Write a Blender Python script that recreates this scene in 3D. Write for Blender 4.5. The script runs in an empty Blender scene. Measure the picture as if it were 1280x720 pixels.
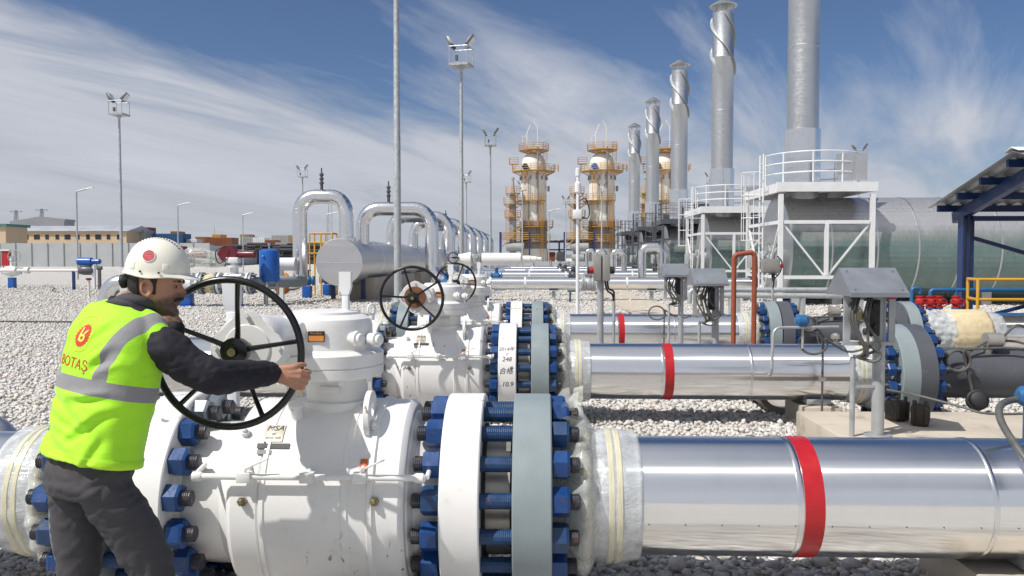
import bpy, bmesh, math, random
import numpy as np
from mathutils import Vector, Matrix, Quaternion, noise
from mathutils.bvhtree import BVHTree
random.seed(7)
PI = math.pi
S = bpy.context.scene
COL = S.collection
V = Vector
R = math.radians

# ------------------------------------------------------------------ helpers
class MB:
    """collects shapes; build() links them as one mesh object"""
    def __init__(s):
        s.v = []; s.f = []; s.m = []; s.mi = 0
    def add(s, vs, fs):
        o = len(s.v)
        s.v.extend([tuple(p) for p in vs])
        for f in fs:
            s.f.append([i + o for i in f]); s.m.append(s.mi)
    def box(s, c, d, rot=None, bev=0.0):
        c = V(c); h = V(d) * .5
        if bev > 0:
            bm = bmesh.new(); bmesh.ops.create_cube(bm, size=1)
            bmesh.ops.scale(bm, vec=d, verts=bm.verts)
            bmesh.ops.bevel(bm, geom=bm.edges[:], offset=bev, segments=2, profile=.5, affect='EDGES')
            bm.verts.index_update()
            vs = [v.co.copy() for v in bm.verts]; fs = [[v.index for v in f.verts] for f in bm.faces]; bm.free()
        else:
            vs = [V((x * h.x, y * h.y, z * h.z)) for x in (-1, 1) for y in (-1, 1) for z in (-1, 1)]
            fs = [(0, 1, 3, 2), (4, 6, 7, 5), (0, 4, 5, 1), (2, 3, 7, 6), (0, 2, 6, 4), (1, 5, 7, 3)]
        if rot is not None: vs = [rot @ p for p in vs]
        s.add([p + c for p in vs], fs); return s
    def bar(s, a, b, w, h=None, bev=0.0):
        a = V(a); b = V(b); d = b - a; L = d.length
        if L < 1e-6: return s
        q = d.to_track_quat('X', 'Z').to_matrix()
        return s.box((a + b) / 2, (L, w, h or w), q, bev)
    def frame(s, d):
        d = V(d).normalized()
        u = d.cross(V((0, 0, 1)))
        if u.length < 1e-3: u = V((1, 0, 0))
        u.normalize(); return u, u.cross(d).normalized()
    def cyl(s, a, b, r, r2=None, n=24, caps=True):
        a = V(a); b = V(b); u, w = s.frame(b - a); r2 = r if r2 is None else r2
        vs = []
        for p, q in ((a, r), (b, r2)):
            for i in range(n):
                t = 2 * PI * i / n; vs.append(p + (u * math.cos(t) + w * math.sin(t)) * q)
        fs = [(i, (i + 1) % n, n + (i + 1) % n, n + i) for i in range(n)]
        if caps: fs += [tuple(range(n - 1, -1, -1)), tuple(range(n, 2 * n))]
        s.add(vs, fs); return s
    def tube(s, pts, r, n=12, caps=True, closed=False):
        pts = [V(p) for p in pts]; N = len(pts)
        rs = r if isinstance(r, (list, tuple)) else [r] * N
        tang = []
        for i in range(N):
            if closed: t = pts[(i + 1) % N] - pts[i - 1]
            else: t = pts[min(i + 1, N - 1)] - pts[max(i - 1, 0)]
            tang.append(t.normalized())
        u, w = s.frame(tang[0]); vs = []
        for i in range(N):
            if i:
                q = tang[i - 1].rotation_difference(tang[i]); u = q @ u
            u = (u - tang[i] * u.dot(tang[i])).normalized(); w = tang[i].cross(u)
            sc = 1.0
            if 0 < i < N - 1 and not closed:
                d0 = (pts[i] - pts[i - 1]).normalized(); d1 = (pts[i + 1] - pts[i]).normalized()
                c = max(.5, math.sqrt(max(0.0, (1 + d0.dot(d1)) / 2)))
            for k in range(n):
                a = 2 * PI * k / n; vs.append(pts[i] + (u * math.cos(a) + w * math.sin(a)) * rs[i])
        fs = []
        for i in range(N if closed else N - 1):
            j = (i + 1) % N
            for k in range(n):
                l = (k + 1) % n; fs.append((i * n + k, i * n + l, j * n + l, j * n + k))
        if caps and not closed:
            fs += [tuple(range(n - 1, -1, -1)), tuple(range((N - 1) * n, N * n))]
        s.add(vs, fs); return s
    def lathe(s, prof, o=(0, 0, 0), ax=(1, 0, 0), n=48, wob=None, caps=True):
        """prof: list of (distance along axis, radius)"""
        o = V(o); ax = V(ax).normalized(); u, w = s.frame(ax); vs = []
        for j, (d, r) in enumerate(prof):
            for k in range(n):
                a = 2 * PI * k / n; rr = r if wob is None else r + wob(d, a, r)
                vs.append(o + ax * d + (u * math.cos(a) + w * math.sin(a)) * rr)
        fs = []
        for j in range(len(prof) - 1):
            for k in range(n):
                l = (k + 1) % n; fs.append((j * n + k, j * n + l, (j + 1) * n + l, (j + 1) * n + k))
        if caps:
            if prof[0][1] > 1e-5: fs.append(tuple(range(n - 1, -1, -1)))
            if prof[-1][1] > 1e-5: fs.append(tuple(range((len(prof) - 1) * n, len(prof) * n)))
        s.add(vs, fs); return s
    def prism(s, pts, d):
        """closed outline (3D points) pushed by vector d"""
        pts = [V(p) for p in pts]; n = len(pts); d = V(d)
        vs = pts + [p + d for p in pts]
        fs = [tuple(range(n - 1, -1, -1)), tuple(range(n, 2 * n))] + [(i, (i + 1) % n, n + (i + 1) % n, n + i) for i in range(n)]
        s.add(vs, fs); return s
    def quad(s, a, b, c, d):
        s.add([a, b, c, d], [(0, 1, 2, 3)]); return s
    def ball(s, c, r, n=16, m=10):
        c = V(c); r = V(r) if not isinstance(r, (int, float)) else V((r, r, r)); vs = []; fs = []
        for j in range(m + 1):
            p = PI * j / m
            for k in range(n):
                a = 2 * PI * k / n
                vs.append(c + V((r.x * math.sin(p) * math.cos(a), r.y * math.sin(p) * math.sin(a), r.z * math.cos(p))))
        for j in range(m):
            for k in range(n):
                l = (k + 1) % n; fs.append((j * n + k, (j + 1) * n + k, (j + 1) * n + l, j * n + l))
        s.add(vs, fs); return s
    def mesh(s, name, mats, ang=32, weld=False, fixn=True):
        me = bpy.data.meshes.new(name)
        me.from_pydata(s.v, [], s.f)
        bm = bmesh.new(); bm.from_mesh(me)
        for f, i in zip(bm.faces, s.m): f.material_index = i
        bmesh.ops.remove_doubles(bm, verts=bm.verts, dist=1e-5)
        bmesh.ops.dissolve_degenerate(bm, dist=1e-6, edges=bm.edges)
        if fixn: bmesh.ops.recalc_face_normals(bm, faces=bm.faces)
        bm.to_mesh(me); bm.free()
        for m_ in (mats if isinstance(mats, (list, tuple)) else [mats]): me.materials.append(m_)
        me.shade_smooth(); me.set_sharp_from_angle(angle=R(ang))
        return me
    def build(s, name, mats, parent=None, loc=(0, 0, 0), ang=32, rot=None, fixn=True):
        o = bpy.data.objects.new(name, s.mesh(name, mats, ang, fixn=fixn)); COL.objects.link(o)
        o.location = loc
        if rot: o.rotation_euler = rot
        if parent: o.parent = parent
        return o

def tag(o, label, cat=None, group=None, kind=None):
    if label: o['label'] = label
    if cat: o['category'] = cat
    if group: o['group'] = group
    if kind: o['kind'] = kind
    return o
def thing(name, label, cat, loc=(0, 0, 0), rotz=0, group=None):
    o = bpy.data.objects.new(name, None); COL.objects.link(o); o.empty_display_size = .2
    o.location = loc; o.rotation_euler = (0, 0, rotz)
    return tag(o, label, cat, group)
def copy_tree(o, parent=None):
    c = o.copy(); COL.objects.link(c); c.parent = parent
    for ch in list(o.children): copy_tree(ch, c)
    return c
def dup(o, loc, label, rotz=None, group=None):
    c = copy_tree(o); c.location = loc; c['label'] = label
    if rotz is not None: c.rotation_euler = (0, 0, rotz)
    if group: c['group'] = group
    return c
def bend(pts, r, seg=7):
    """rounds the corners of a polyline with radius r"""
    pts = [V(p) for p in pts]; out = [pts[0]]
    for i in range(1, len(pts) - 1):
        a, b, c = pts[i - 1], pts[i], pts[i + 1]
        d0 = (a - b).normalized(); d1 = (c - b).normalized()
        ang = d0.angle(d1)
        if ang > PI - .02: out.append(b); continue
        t = min(r / math.tan(ang / 2), .49 * (a - b).length, .49 * (c - b).length)
        rr = t * math.tan(ang / 2)
        ctr = b + (d0 + d1).normalized() * (rr / math.sin(ang / 2))
        p0 = b + d0 * t - ctr; p1 = b + d1 * t - ctr
        tot = p0.angle(p1); axis = p0.cross(p1).normalized()
        for k in range(seg + 1):
            out.append(ctr + Quaternion(axis, tot * k / seg) @ p0)
    out.append(pts[-1]); return out
def spline(pts, seg=8):
    """Catmull-Rom through the points"""
    P = [V(p) for p in pts]; P = [P[0] * 2 - P[1]] + P + [P[-1] * 2 - P[-2]]; out = []
    for i in range(1, len(P) - 2):
        a, b, c, d = P[i - 1:i + 3]
        for k in range(seg):
            t = k / seg
            out.append(.5 * ((2 * b) + (c - a) * t + (2 * a - 5 * b + 4 * c - d) * t * t + (3 * b - a - 3 * c + d) * t ** 3))
    out.append(P[-2]); return out
def text_mesh(body, size, name, mat, extrude=.0, align='CENTER', shear=0.0):
    cu = bpy.data.curves.new(name, 'FONT'); cu.body = body; cu.size = size; cu.align_x = align; cu.align_y = 'CENTER'
    cu.extrude = extrude; cu.shear = shear; cu.resolution_u = 3
    o = bpy.data.objects.new(name + '_curve', cu); COL.objects.link(o)
    dg = bpy.context.evaluated_depsgraph_get(); ev = o.evaluated_get(dg)
    me = bpy.data.meshes.new_from_object(ev)
    bpy.data.objects.remove(o); bpy.data.curves.remove(cu)
    me.name = name; me.materials.clear(); me.materials.append(mat)
    return me

# ------------------------------------------------------------------ materials
def _new(name):
    m = bpy.data.materials.new(name); m.use_nodes = True
    nt = m.node_tree; nt.nodes.clear()
    out = nt.nodes.new('ShaderNodeOutputMaterial'); bs = nt.nodes.new('ShaderNodeBsdfPrincipled')
    nt.links.new(bs.outputs[0], out.inputs[0])
    return m, nt, bs, out
def N(nt, t, **kw):
    n = nt.nodes.new(t)
    for k, v in kw.items():
        if hasattr(n, k): setattr(n, k, v)
        else: n.inputs[k].default_value = v
    return n
def coords(nt, stretch=None):
    tc = N(nt, 'ShaderNodeTexCoord'); oi = N(nt, 'ShaderNodeObjectInfo')
    mul = N(nt, 'ShaderNodeMath', operation='MULTIPLY'); mul.inputs[1].default_value = 61.0
    nt.links.new(oi.outputs['Random'], mul.inputs[0])
    ad = N(nt, 'ShaderNodeVectorMath', operation='ADD')
    nt.links.new(tc.outputs['Object'], ad.inputs[0]); nt.links.new(mul.outputs[0], ad.inputs[1])
    return ad.outputs[0]
def scaled(nt, vec, s):
    m = N(nt, 'ShaderNodeVectorMath', operation='MULTIPLY'); m.inputs[1].default_value = s
    nt.links.new(vec, m.inputs[0]); return m.outputs[0]
def noise_tex(nt, vec, scale, detail=5, rough=.55, dist=0):
    n = N(nt, 'ShaderNodeTexNoise'); n.inputs['Scale'].default_value = scale
    n.inputs['Detail'].default_value = detail; n.inputs['Roughness'].default_value = rough
    n.inputs['Distortion'].default_value = dist
    nt.links.new(vec, n.inputs['Vector']); return n.outputs['Fac']
def mrange(nt, val, a, b, c, d):
    m = N(nt, 'ShaderNodeMapRange'); nt.links.new(val, m.inputs[0])
    for i, x in enumerate((a, b, c, d)): m.inputs[i + 1].default_value = x
    return m.outputs[0]
def mixc(nt, fac, a, b, blend='MIX'):
    m = N(nt, 'ShaderNodeMix', data_type='RGBA', blend_type=blend)
    for sock, x in ((m.inputs[0], fac), (m.inputs[6], a), (m.inputs[7], b)):
        if hasattr(x, 'is_linked'): nt.links.new(x, sock)
        elif isinstance(x, (int, float)): sock.default_value = x
        else: sock.default_value = (*x, 1) if len(x) == 3 else x
    return m.outputs[2]
def mat(name, col, rough=.5, metal=0.0, var=.12, vs=5, bump=0.0, bs=40, dirt=None, spec=.5, coat=0.0, stretch=None, rv=.12, marks=None):
    m, nt, b, out = _new(name); vec = coords(nt)
    if stretch: vec = scaled(nt, vec, stretch)
    n1 = noise_tex(nt, vec, vs, 6, .6)
    k = mrange(nt, n1, .25, .75, 1 - var, 1 + var * .6)
    c = mixc(nt, 1.0, col, k, 'MULTIPLY')
    rr = mrange(nt, n1, .3, .7, max(.03, rough - rv), min(1, rough + rv))
    if dirt:
        dc, lo, hi, sc = dirt
        nd = noise_tex(nt, vec, sc, 8, .68, .4)
        fac = mrange(nt, nd, lo, hi, 0, 1)
        c = mixc(nt, fac, c, dc)
        if metal: nt.links.new(mrange(nt, fac, 0, 1, metal, 0), b.inputs['Metallic'])
    elif metal: b.inputs['Metallic'].default_value = metal
    if marks:
        mc, lo, sc, st = marks; nm = noise_tex(nt, scaled(nt, vec, st), sc, 3, .5, .6); ng = noise_tex(nt, vec, 1.6, 2, .5)
        f_ = N(nt, 'ShaderNodeMath', operation='MULTIPLY'); nt.links.new(mrange(nt, nm, lo, lo + .03, 0, .8), f_.inputs[0]); nt.links.new(mrange(nt, ng, .5, .6, 0, 1), f_.inputs[1]); c = mixc(nt, f_.outputs[0], c, mc)
    nt.links.new(c, b.inputs['Base Color']); nt.links.new(rr, b.inputs['Roughness'])
    b.inputs['Specular IOR Level'].default_value = spec
    b.inputs['Coat Weight'].default_value = coat; b.inputs['Coat Roughness'].default_value = .1
    if bump:
        nb = noise_tex(nt, vec, bs, 4, .6)
        bp = N(nt, 'ShaderNodeBump'); bp.inputs['Strength'].default_value = bump; bp.inputs['Distance'].default_value = .01
        nt.links.new(nb, bp.inputs['Height']); nt.links.new(bp.outputs[0], b.inputs['Normal'])
    return m
M = {}
RUST = (.12, .045, .02)
DUST = (.42, .37, .30)
M['white'] = mat('white_paint', (.75, .745, .73), .34, var=.06, vs=2.2, bump=.05, bs=45, dirt=((.50, .45, .37), .63, .88, 4.5), spec=.5, marks=((.12, .10, .08), .66, 18, (1, 1, .6)))
M['white2'] = mat('white_steel_paint', (.74, .75, .76), .4, var=.08, vs=3, dirt=((.4, .33, .26), .68, .82, 6))
M['cream'] = mat('cream_paint', (.74, .71, .63), .5, var=.06, vs=.8, dirt=((.42, .34, .26), .68, .86, .9))
M['ltgrey'] = mat('light_grey_primer', (.24, .285, .30), .42, var=.12, vs=4, bump=.05, bs=60, dirt=((.20, .22, .22), .66, .72, 7))
M['dkgrey'] = mat('dark_grey_paint', (.085, .09, .105), .42, var=.14, vs=3, bump=.05, bs=50, dirt=((.22, .20, .18), .62, .85, 4))
M['bolt'] = mat('blue_bolt_coating', (.007, .050, .185), .36, var=.25, vs=14, bump=.1, bs=60, dirt=((.10, .06, .04), .60, .70, 22))
M['bolt2'] = mat('worn_blue_bolt_coating', (.011, .046, .13), .42, var=.3, vs=14, bump=.12, bs=60, dirt=((.085, .055, .04), .60, .70, 25))
M['zinc'] = mat('zinc_bolt', (.26, .30, .33), .4, metal=.7, var=.2, vs=12, dirt=((.12, .10, .08), .6, .75, 20))
M['rodend'] = mat('dull_stud_steel', (.045, .05, .065), .5, metal=.5, var=.3, vs=30, dirt=((.10, .055, .03), .5, .7, 25))
M['galv'] = mat('galvanised_steel', (.44, .46, .47), .45, metal=.35, var=.22, vs=9, bump=.04, bs=60, dirt=((.28, .26, .22), .62, .85, 6))
M['galvsheet'] = mat('galvanised_sheet', (.24, .26, .29), .4, metal=.35, var=.14, vs=7, dirt=((.30, .27, .23), .66, .9, 9))
M['black'] = mat('black_gloss_paint', (.008, .008, .009), .28, var=.3, vs=12, spec=.5, dirt=((.05, .045, .04), .66, .9, 20))
M['rubber'] = mat('black_rubber', (.018, .018, .02), .6, var=.25, vs=20, bump=.1, bs=60)
M['conduit'] = mat('grey_conduit', (.10, .10, .095), .5, var=.25, vs=20, dirt=((.25, .22, .18), .6, .8, 12))
M['red'] = mat('red_tape', (.42, .010, .016), .34, var=.12, vs=12)
M['redpaint'] = mat('red_valve_paint', (.42, .02, .02), .4, var=.2, vs=9, dirt=((.1, .03, .02), .6, .8, 10))
M['maroon'] = mat('maroon_paint', (.14, .012, .02), .35, var=.2, vs=3)
M['blue'] = mat('blue_paint', (.012, .10, .40), .35, var=.12, vs=3, dirt=((.2, .2, .2), .68, .9, 5))
M['navy'] = mat('navy_steel_paint', (.010, .035, .13), .38, var=.15, vs=3, dirt=((.12, .11, .1), .66, .9, 6))
M['pipeblue'] = mat('blue_pipe_paint', (.02, .12, .30), .4, var=.15, vs=4)
M['yellow'] = mat('yellow_rail_paint', (.66, .36, .04), .45, var=.15, vs=3, dirt=((.25, .14, .05), .64, .8, 6))
M['amber'] = mat('amber_steel_paint', (.47, .24, .03), .5, var=.2, vs=1, dirt=((.22, .10, .04), .58, .8, 1.5))
M['oxide'] = mat('red_oxide_primer', (.30, .075, .035), .6, var=.2, vs=8, bump=.1, bs=40, dirt=((.36, .16, .09), .6, .75, 14))
M['concrete'] = mat('pale_concrete', (.50, .44, .36), .85, var=.14, vs=3, bump=.3, bs=60, dirt=((.30, .27, .22), .55, .72, 4))
M['concrete2'] = mat('grey_concrete', (.36, .34, .31), .88, var=.2, vs=2.5, bump=.3, bs=60, dirt=((.20, .18, .16), .55, .72, 3))
M['foam'] = mat('cream_insulation', (.60, .50, .32), .85, var=.2, vs=9, bump=.6, bs=22, dirt=((.42, .34, .20), .56, .7, 8))
M['tapeyellow'] = mat('yellowed_tape', (.60, .57, .42), .3, var=.15, vs=15, stretch=(8, 1, 1))
M['brass'] = mat('brass', (.30, .25, .14), .4, metal=.8, var=.2, vs=30)
M['steelgate'] = mat('stainless_box', (.42, .40, .37), .38, metal=.6, var=.15, vs=6)
M['rustdark'] = mat('rusty_casting', (.055, .045, .035), .75, var=.4, vs=14, bump=.4, bs=40, dirt=((.13, .08, .04), .55, .7, 18))
M['plate'] = mat('name_plate', (.50, .46, .38), .4, metal=.3, var=.1, vs=20)
M['ink'] = mat('black_ink', (.012, .012, .014), .5, var=.1)
M['inkfaded'] = mat('marker_ink', (.03, .03, .035), .6, var=.4, vs=60)
M['orange'] = mat('orange_sticker', (.62, .24, .06), .45, var=.1)
M['orangebag'] = mat('orange_plastic', (.62, .20, .03), .35, var=.3, vs=12, bump=.5, bs=12)
M['fence'] = mat('grey_fence_panel', (.40, .42, .43), .6, var=.12, vs=.4)
M['ochre'] = mat('ochre_render', (.56, .43, .29), .8, var=.1, vs=.2)
M['roofgrey'] = mat('grey_metal_roof', (.40, .42, .45), .45, var=.15, vs=.3)
M['darkglass'] = mat('dark_window', (.03, .035, .045), .15, var=.1)
M['shedgrey'] = mat('grey_cladding', (.24, .25, .28), .6, var=.1, vs=.2)
M['redbrown'] = mat('red_brown_container', (.24, .075, .03), .6, var=.2, vs=.5)
M['containergrey'] = mat('grey_container', (.34, .35, .35), .6, var=.2, vs=.5)
M['containerblue'] = mat('blue_container', (.02, .09, .22), .6, var=.2, vs=.5)
M['containertan'] = mat('tan_container', (.30, .17, .07), .6, var=.2, vs=.5)
M['scrap'] = mat('dark_pipe_stack', (.05, .05, .055), .7, var=.5, vs=.8)

def jacket(name, col, rough, wav=.02, aniso=0.0, fine=True):
    m, nt, b, out = _new(name); vec = coords(nt)
    n1 = noise_tex(nt, scaled(nt, vec, (.5, 6, 6)), 2, 4, .55); n2 = noise_tex(nt, vec, 5, 5, .6)
    c = mixc(nt, mrange(nt, n2, .5, .8, 0, .35), col, tuple(x * .82 for x in col))
    if fine:
        n3 = noise_tex(nt, vec, 38, 5, .75); c = mixc(nt, mrange(nt, n3, .64, .74, 0, .4), c, (.62, .60, .56))
    nt.links.new(c, b.inputs['Base Color']); b.inputs['Metallic'].default_value = 1
    nt.links.new(mrange(nt, n1, .3, .7, rough * .8, rough * 1.25), b.inputs['Roughness'])
    if aniso:                                  # rolled sheet: a sharp mirror with a weak scratched lobe that streaks the sun
        g2 = N(nt, 'ShaderNodeBsdfAnisotropic'); g2.inputs['Roughness'].default_value = .25; g2.inputs['Anisotropy'].default_value = .80; g2.inputs['Rotation'].default_value = 0.0
        tg = N(nt, 'ShaderNodeTangent', direction_type='RADIAL', axis='X'); nt.links.new(tg.outputs[0], g2.inputs['Tangent']); nt.links.new(c, g2.inputs['Color'])
        nt.links.new(tg.outputs[0], b.inputs['Tangent']); b.inputs['Anisotropic'].default_value = .95; b.inputs['Anisotropic Rotation'].default_value = .25
        mx = N(nt, 'ShaderNodeMixShader'); mx.inputs[0].default_value = aniso; nt.links.new(b.outputs[0], mx.inputs[1]); nt.links.new(g2.outputs[0], mx.inputs[2]); nt.links.new(mx.outputs[0], out.inputs[0])
    w1 = noise_tex(nt, vec, 1.7, 2, .4)
    bp = N(nt, 'ShaderNodeBump'); bp.inputs['Strength'].default_value = .6; bp.inputs['Distance'].default_value = wav
    nt.links.new(w1, bp.inputs['Height']); nt.links.new(bp.outputs[0], b.inputs['Normal'])
    return m
M['alu'] = jacket('polished_aluminium_jacket', (.90, .90, .90), .20, .006, .22)
M['alu2'] = jacket('aluminium_jacket', (.80, .80, .81), .20, .006, fine=False)
M['aludull'] = jacket('dull_aluminium_jacket', (.64, .64, .65), .40, .008, fine=False)
M['stack'] = jacket('galvanised_stack_steel', (.56, .57, .58), .40, .008, fine=False)

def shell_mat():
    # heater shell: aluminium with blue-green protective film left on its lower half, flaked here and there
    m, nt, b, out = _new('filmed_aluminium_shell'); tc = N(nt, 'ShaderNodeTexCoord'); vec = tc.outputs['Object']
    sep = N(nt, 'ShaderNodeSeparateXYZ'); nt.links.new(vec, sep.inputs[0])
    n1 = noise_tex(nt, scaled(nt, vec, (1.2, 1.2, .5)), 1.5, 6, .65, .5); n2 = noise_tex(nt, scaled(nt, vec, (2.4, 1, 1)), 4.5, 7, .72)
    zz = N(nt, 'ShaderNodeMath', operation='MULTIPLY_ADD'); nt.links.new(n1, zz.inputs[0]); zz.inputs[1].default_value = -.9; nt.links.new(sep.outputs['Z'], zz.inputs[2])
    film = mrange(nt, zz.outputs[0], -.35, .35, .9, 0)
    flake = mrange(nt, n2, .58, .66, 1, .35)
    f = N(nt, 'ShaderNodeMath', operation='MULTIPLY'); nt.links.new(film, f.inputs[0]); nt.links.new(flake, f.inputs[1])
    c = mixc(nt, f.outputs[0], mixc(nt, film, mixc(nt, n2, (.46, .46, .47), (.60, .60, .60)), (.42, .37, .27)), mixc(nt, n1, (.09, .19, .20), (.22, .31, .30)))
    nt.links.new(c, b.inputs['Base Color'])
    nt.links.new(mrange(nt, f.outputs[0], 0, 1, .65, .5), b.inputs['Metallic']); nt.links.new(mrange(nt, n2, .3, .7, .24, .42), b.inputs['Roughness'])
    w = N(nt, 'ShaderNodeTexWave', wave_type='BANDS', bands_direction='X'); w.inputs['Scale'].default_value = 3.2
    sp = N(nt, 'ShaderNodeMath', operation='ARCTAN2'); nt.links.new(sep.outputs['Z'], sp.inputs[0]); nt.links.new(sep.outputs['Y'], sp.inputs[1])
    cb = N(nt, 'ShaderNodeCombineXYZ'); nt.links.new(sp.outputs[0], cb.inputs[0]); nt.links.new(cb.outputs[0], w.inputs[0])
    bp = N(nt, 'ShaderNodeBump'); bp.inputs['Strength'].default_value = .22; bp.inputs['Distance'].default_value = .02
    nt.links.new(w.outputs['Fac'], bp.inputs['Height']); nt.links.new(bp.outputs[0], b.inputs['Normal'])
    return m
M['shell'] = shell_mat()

def film_mat(name, col, alpha, rough=.18, bst=.8):
    m, nt, b, out = _new(name); vec = coords(nt)
    n1 = noise_tex(nt, vec, 9, 6, .65, 1.2); n2 = noise_tex(nt, scaled(nt, vec, (1, 3, 3)), 16, 4, .6, .8)
    nt.links.new(mixc(nt, n1, tuple(x * .85 for x in col), col), b.inputs['Base Color'])
    b.inputs['Roughness'].default_value = rough; b.inputs['Specular IOR Level'].default_value = .6
    bp = N(nt, 'ShaderNodeBump'); bp.inputs['Strength'].default_value = bst; bp.inputs['Distance'].default_value = .02
    nt.links.new(n2, bp.inputs['Height']); nt.links.new(bp.outputs[0], b.inputs['Normal'])
    tr = N(nt, 'ShaderNodeBsdfTransparent'); mx = N(nt, 'ShaderNodeMixShader')
    nt.links.new(mrange(nt, n1, .3, .7, alpha - .18, alpha + .18), mx.inputs[0])
    nt.links.new(tr.outputs[0], mx.inputs[1]); nt.links.new(b.outputs[0], mx.inputs[2]); nt.links.new(mx.outputs[0], out.inputs[0])
    return m
M['film'] = film_mat('clear_plastic_wrap', (.76, .78, .73), .36, .07, .12)
M['film2'] = film_mat('milky_plastic_wrap', (.74, .77, .79), .62, .16, .35)

def gravel_mat(name, tex=True):
    m, nt, b, out = _new(name); tc = N(nt, 'ShaderNodeTexCoord'); vec = tc.outputs['Object']
    if tex:
        vo = N(nt, 'ShaderNodeTexVoronoi'); vo.inputs['Scale'].default_value = 15; nt.links.new(vec, vo.inputs['Vector'])
        ve = N(nt, 'ShaderNodeTexVoronoi', feature='DISTANCE_TO_EDGE'); ve.inputs['Scale'].default_value = 15; nt.links.new(vec, ve.inputs['Vector'])
        sepc = N(nt, 'ShaderNodeSeparateColor'); nt.links.new(vo.outputs['Color'], sepc.inputs[0]); rnd = sepc.outputs[0]
        big = noise_tex(nt, vec, .35, 4, .6)
        c = mixc(nt, rnd, (.50, .49, .47), (.84, .82, .79))
        c = mixc(nt, mrange(nt, sepc.outputs[1], .82, .9, 0, .6), c, (.46, .38, .30))
        c = mixc(nt, mrange(nt, big, .35, .65, 0, .35), c, (.62, .60, .56))
        bp = N(nt, 'ShaderNodeBump'); bp.inputs['Strength'].default_value = 1; bp.inputs['Distance'].default_value = .035
        hh = N(nt, 'ShaderNodeMath', operation='ADD'); nt.links.new(mrange(nt, ve.outputs['Distance'], 0, .35, 0, 1), hh.inputs[0]); nt.links.new(rnd, hh.inputs[1])
        nt.links.new(hh.outputs[0], bp.inputs['Height']); nt.links.new(bp.outputs[0], b.inputs['Normal'])
    else:
        ge = N(nt, 'ShaderNodeNewGeometry'); rnd = ge.outputs['Random Per Island']
        ra = N(nt, 'ShaderNodeValToRGB'); nt.links.new(rnd, ra.inputs[0]); cr = ra.color_ramp
        cr.elements[0].color = (.52, .51, .50, 1); cr.elements[1].color = (.74, .72, .69, 1)
        for p, cc in ((.2, (.60, .58, .55)), (.7, (.70, .68, .65)), (.80, (.52, .42, .33)), (.84, (.68, .65, .6)), (.93, (.54, .54, .55))):
            e = cr.elements.new(p); e.color = (*cc, 1)
        n = noise_tex(nt, vec, 60, 4, .6); big = noise_tex(nt, vec, .7, 5, .65)
        c = mixc(nt, 1.0, ra.outputs[0], mrange(nt, n, .3, .7, .85, 1.08), 'MULTIPLY')
        c = mixc(nt, mrange(nt, big, .50, .72, 0, .45), c, (.50, .45, .38))
        bp = N(nt, 'ShaderNodeBump'); bp.inputs['Strength'].default_value = .5; bp.inputs['Distance'].default_value = .01
        nt.links.new(n, bp.inputs['Height']); nt.links.new(bp.outputs[0], b.inputs['Normal'])
    nt.links.new(c, b.inputs['Base Color']); b.inputs['Roughness'].default_value = .9; b.inputs['Specular IOR Level'].default_value = .25
    return m
M['gravel'] = gravel_mat('gravel_sheet'); M['stone'] = gravel_mat('gravel_stones', False)

# ------------------------------------------------------------------ camera, sun, sky
CAM_Z = 1.69; F = 1024.0; VX = 673.0; HY = 322.0
YAW = math.atan((VX - 640) / F); PIT = math.atan((360 - HY) / F)
cam = bpy.data.cameras.new('camera'); camo = bpy.data.objects.new('camera', cam); COL.objects.link(camo)
cam.lens = 28.8; cam.sensor_width = 36; cam.clip_end = 4000; cam.clip_start = .05
camo.location = (0, 0, CAM_Z); camo.rotation_euler = (R(90) - PIT, 0, YAW)
S.camera = camo
_cm = camo.rotation_euler.to_matrix()
def at(px, py, Y):
    """where the sight line of a pixel of the 1280 x 720 photograph meets the plane y = Y"""
    d = _cm @ V(((px - 640) / F, (360 - py) / F, -1)); return V((0, 0, CAM_Z)) + d * (Y / d.y)
def atx(px, Y, z=CAM_Z):
    return at(px, HY - (z - CAM_Z) * F / Y, Y).x

SUN = V((-.60, -.42, 1.0)).normalized()          # towards the sun
sun = bpy.data.lights.new('sun', 'SUN'); suno = bpy.data.objects.new('sun', sun); COL.objects.link(suno)
sun.energy = 4.5; sun.angle = R(.53); sun.color = (1, .96, .90)
suno.rotation_euler = SUN.to_track_quat('Z', 'Y').to_euler(); suno.location = SUN * 60
W = bpy.data.worlds.new('World'); S.world = W; W.use_nodes = True
nt = W.node_tree; nt.nodes.clear()
wo = nt.nodes.new('ShaderNodeOutputWorld'); bg = nt.nodes.new('ShaderNodeBackground'); nt.links.new(bg.outputs[0], wo.inputs[0])
sky = N(nt, 'ShaderNodeTexSky', sky_type='NISHITA'); sky.sun_disc = False
sky.sun_elevation = math.asin(SUN.z); sky.sun_rotation = math.atan2(SUN.x, SUN.y)
sky.altitude = 300; sky.air_density = 1.0; sky.dust_density = .6; sky.ozone_density = 2.2
tc = N(nt, 'ShaderNodeTexCoord'); sp = N(nt, 'ShaderNodeSeparateXYZ'); nt.links.new(tc.outputs['Generated'], sp.inputs[0])
den = N(nt, 'ShaderNodeMath', operation='ADD'); nt.links.new(sp.outputs['Z'], den.inputs[0]); den.inputs[1].default_value = .10
mx_ = N(nt, 'ShaderNodeMath', operation='MAXIMUM'); nt.links.new(den.outputs[0], mx_.inputs[0]); mx_.inputs[1].default_value = .06
dx = N(nt, 'ShaderNodeMath', operation='DIVIDE'); nt.links.new(sp.outputs['X'], dx.inputs[0]); nt.links.new(mx_.outputs[0], dx.inputs[1])
dy = N(nt, 'ShaderNodeMath', operation='DIVIDE'); nt.links.new(sp.outputs['Y'], dy.inputs[0]); nt.links.new(mx_.outputs[0], dy.inputs[1])
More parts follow.
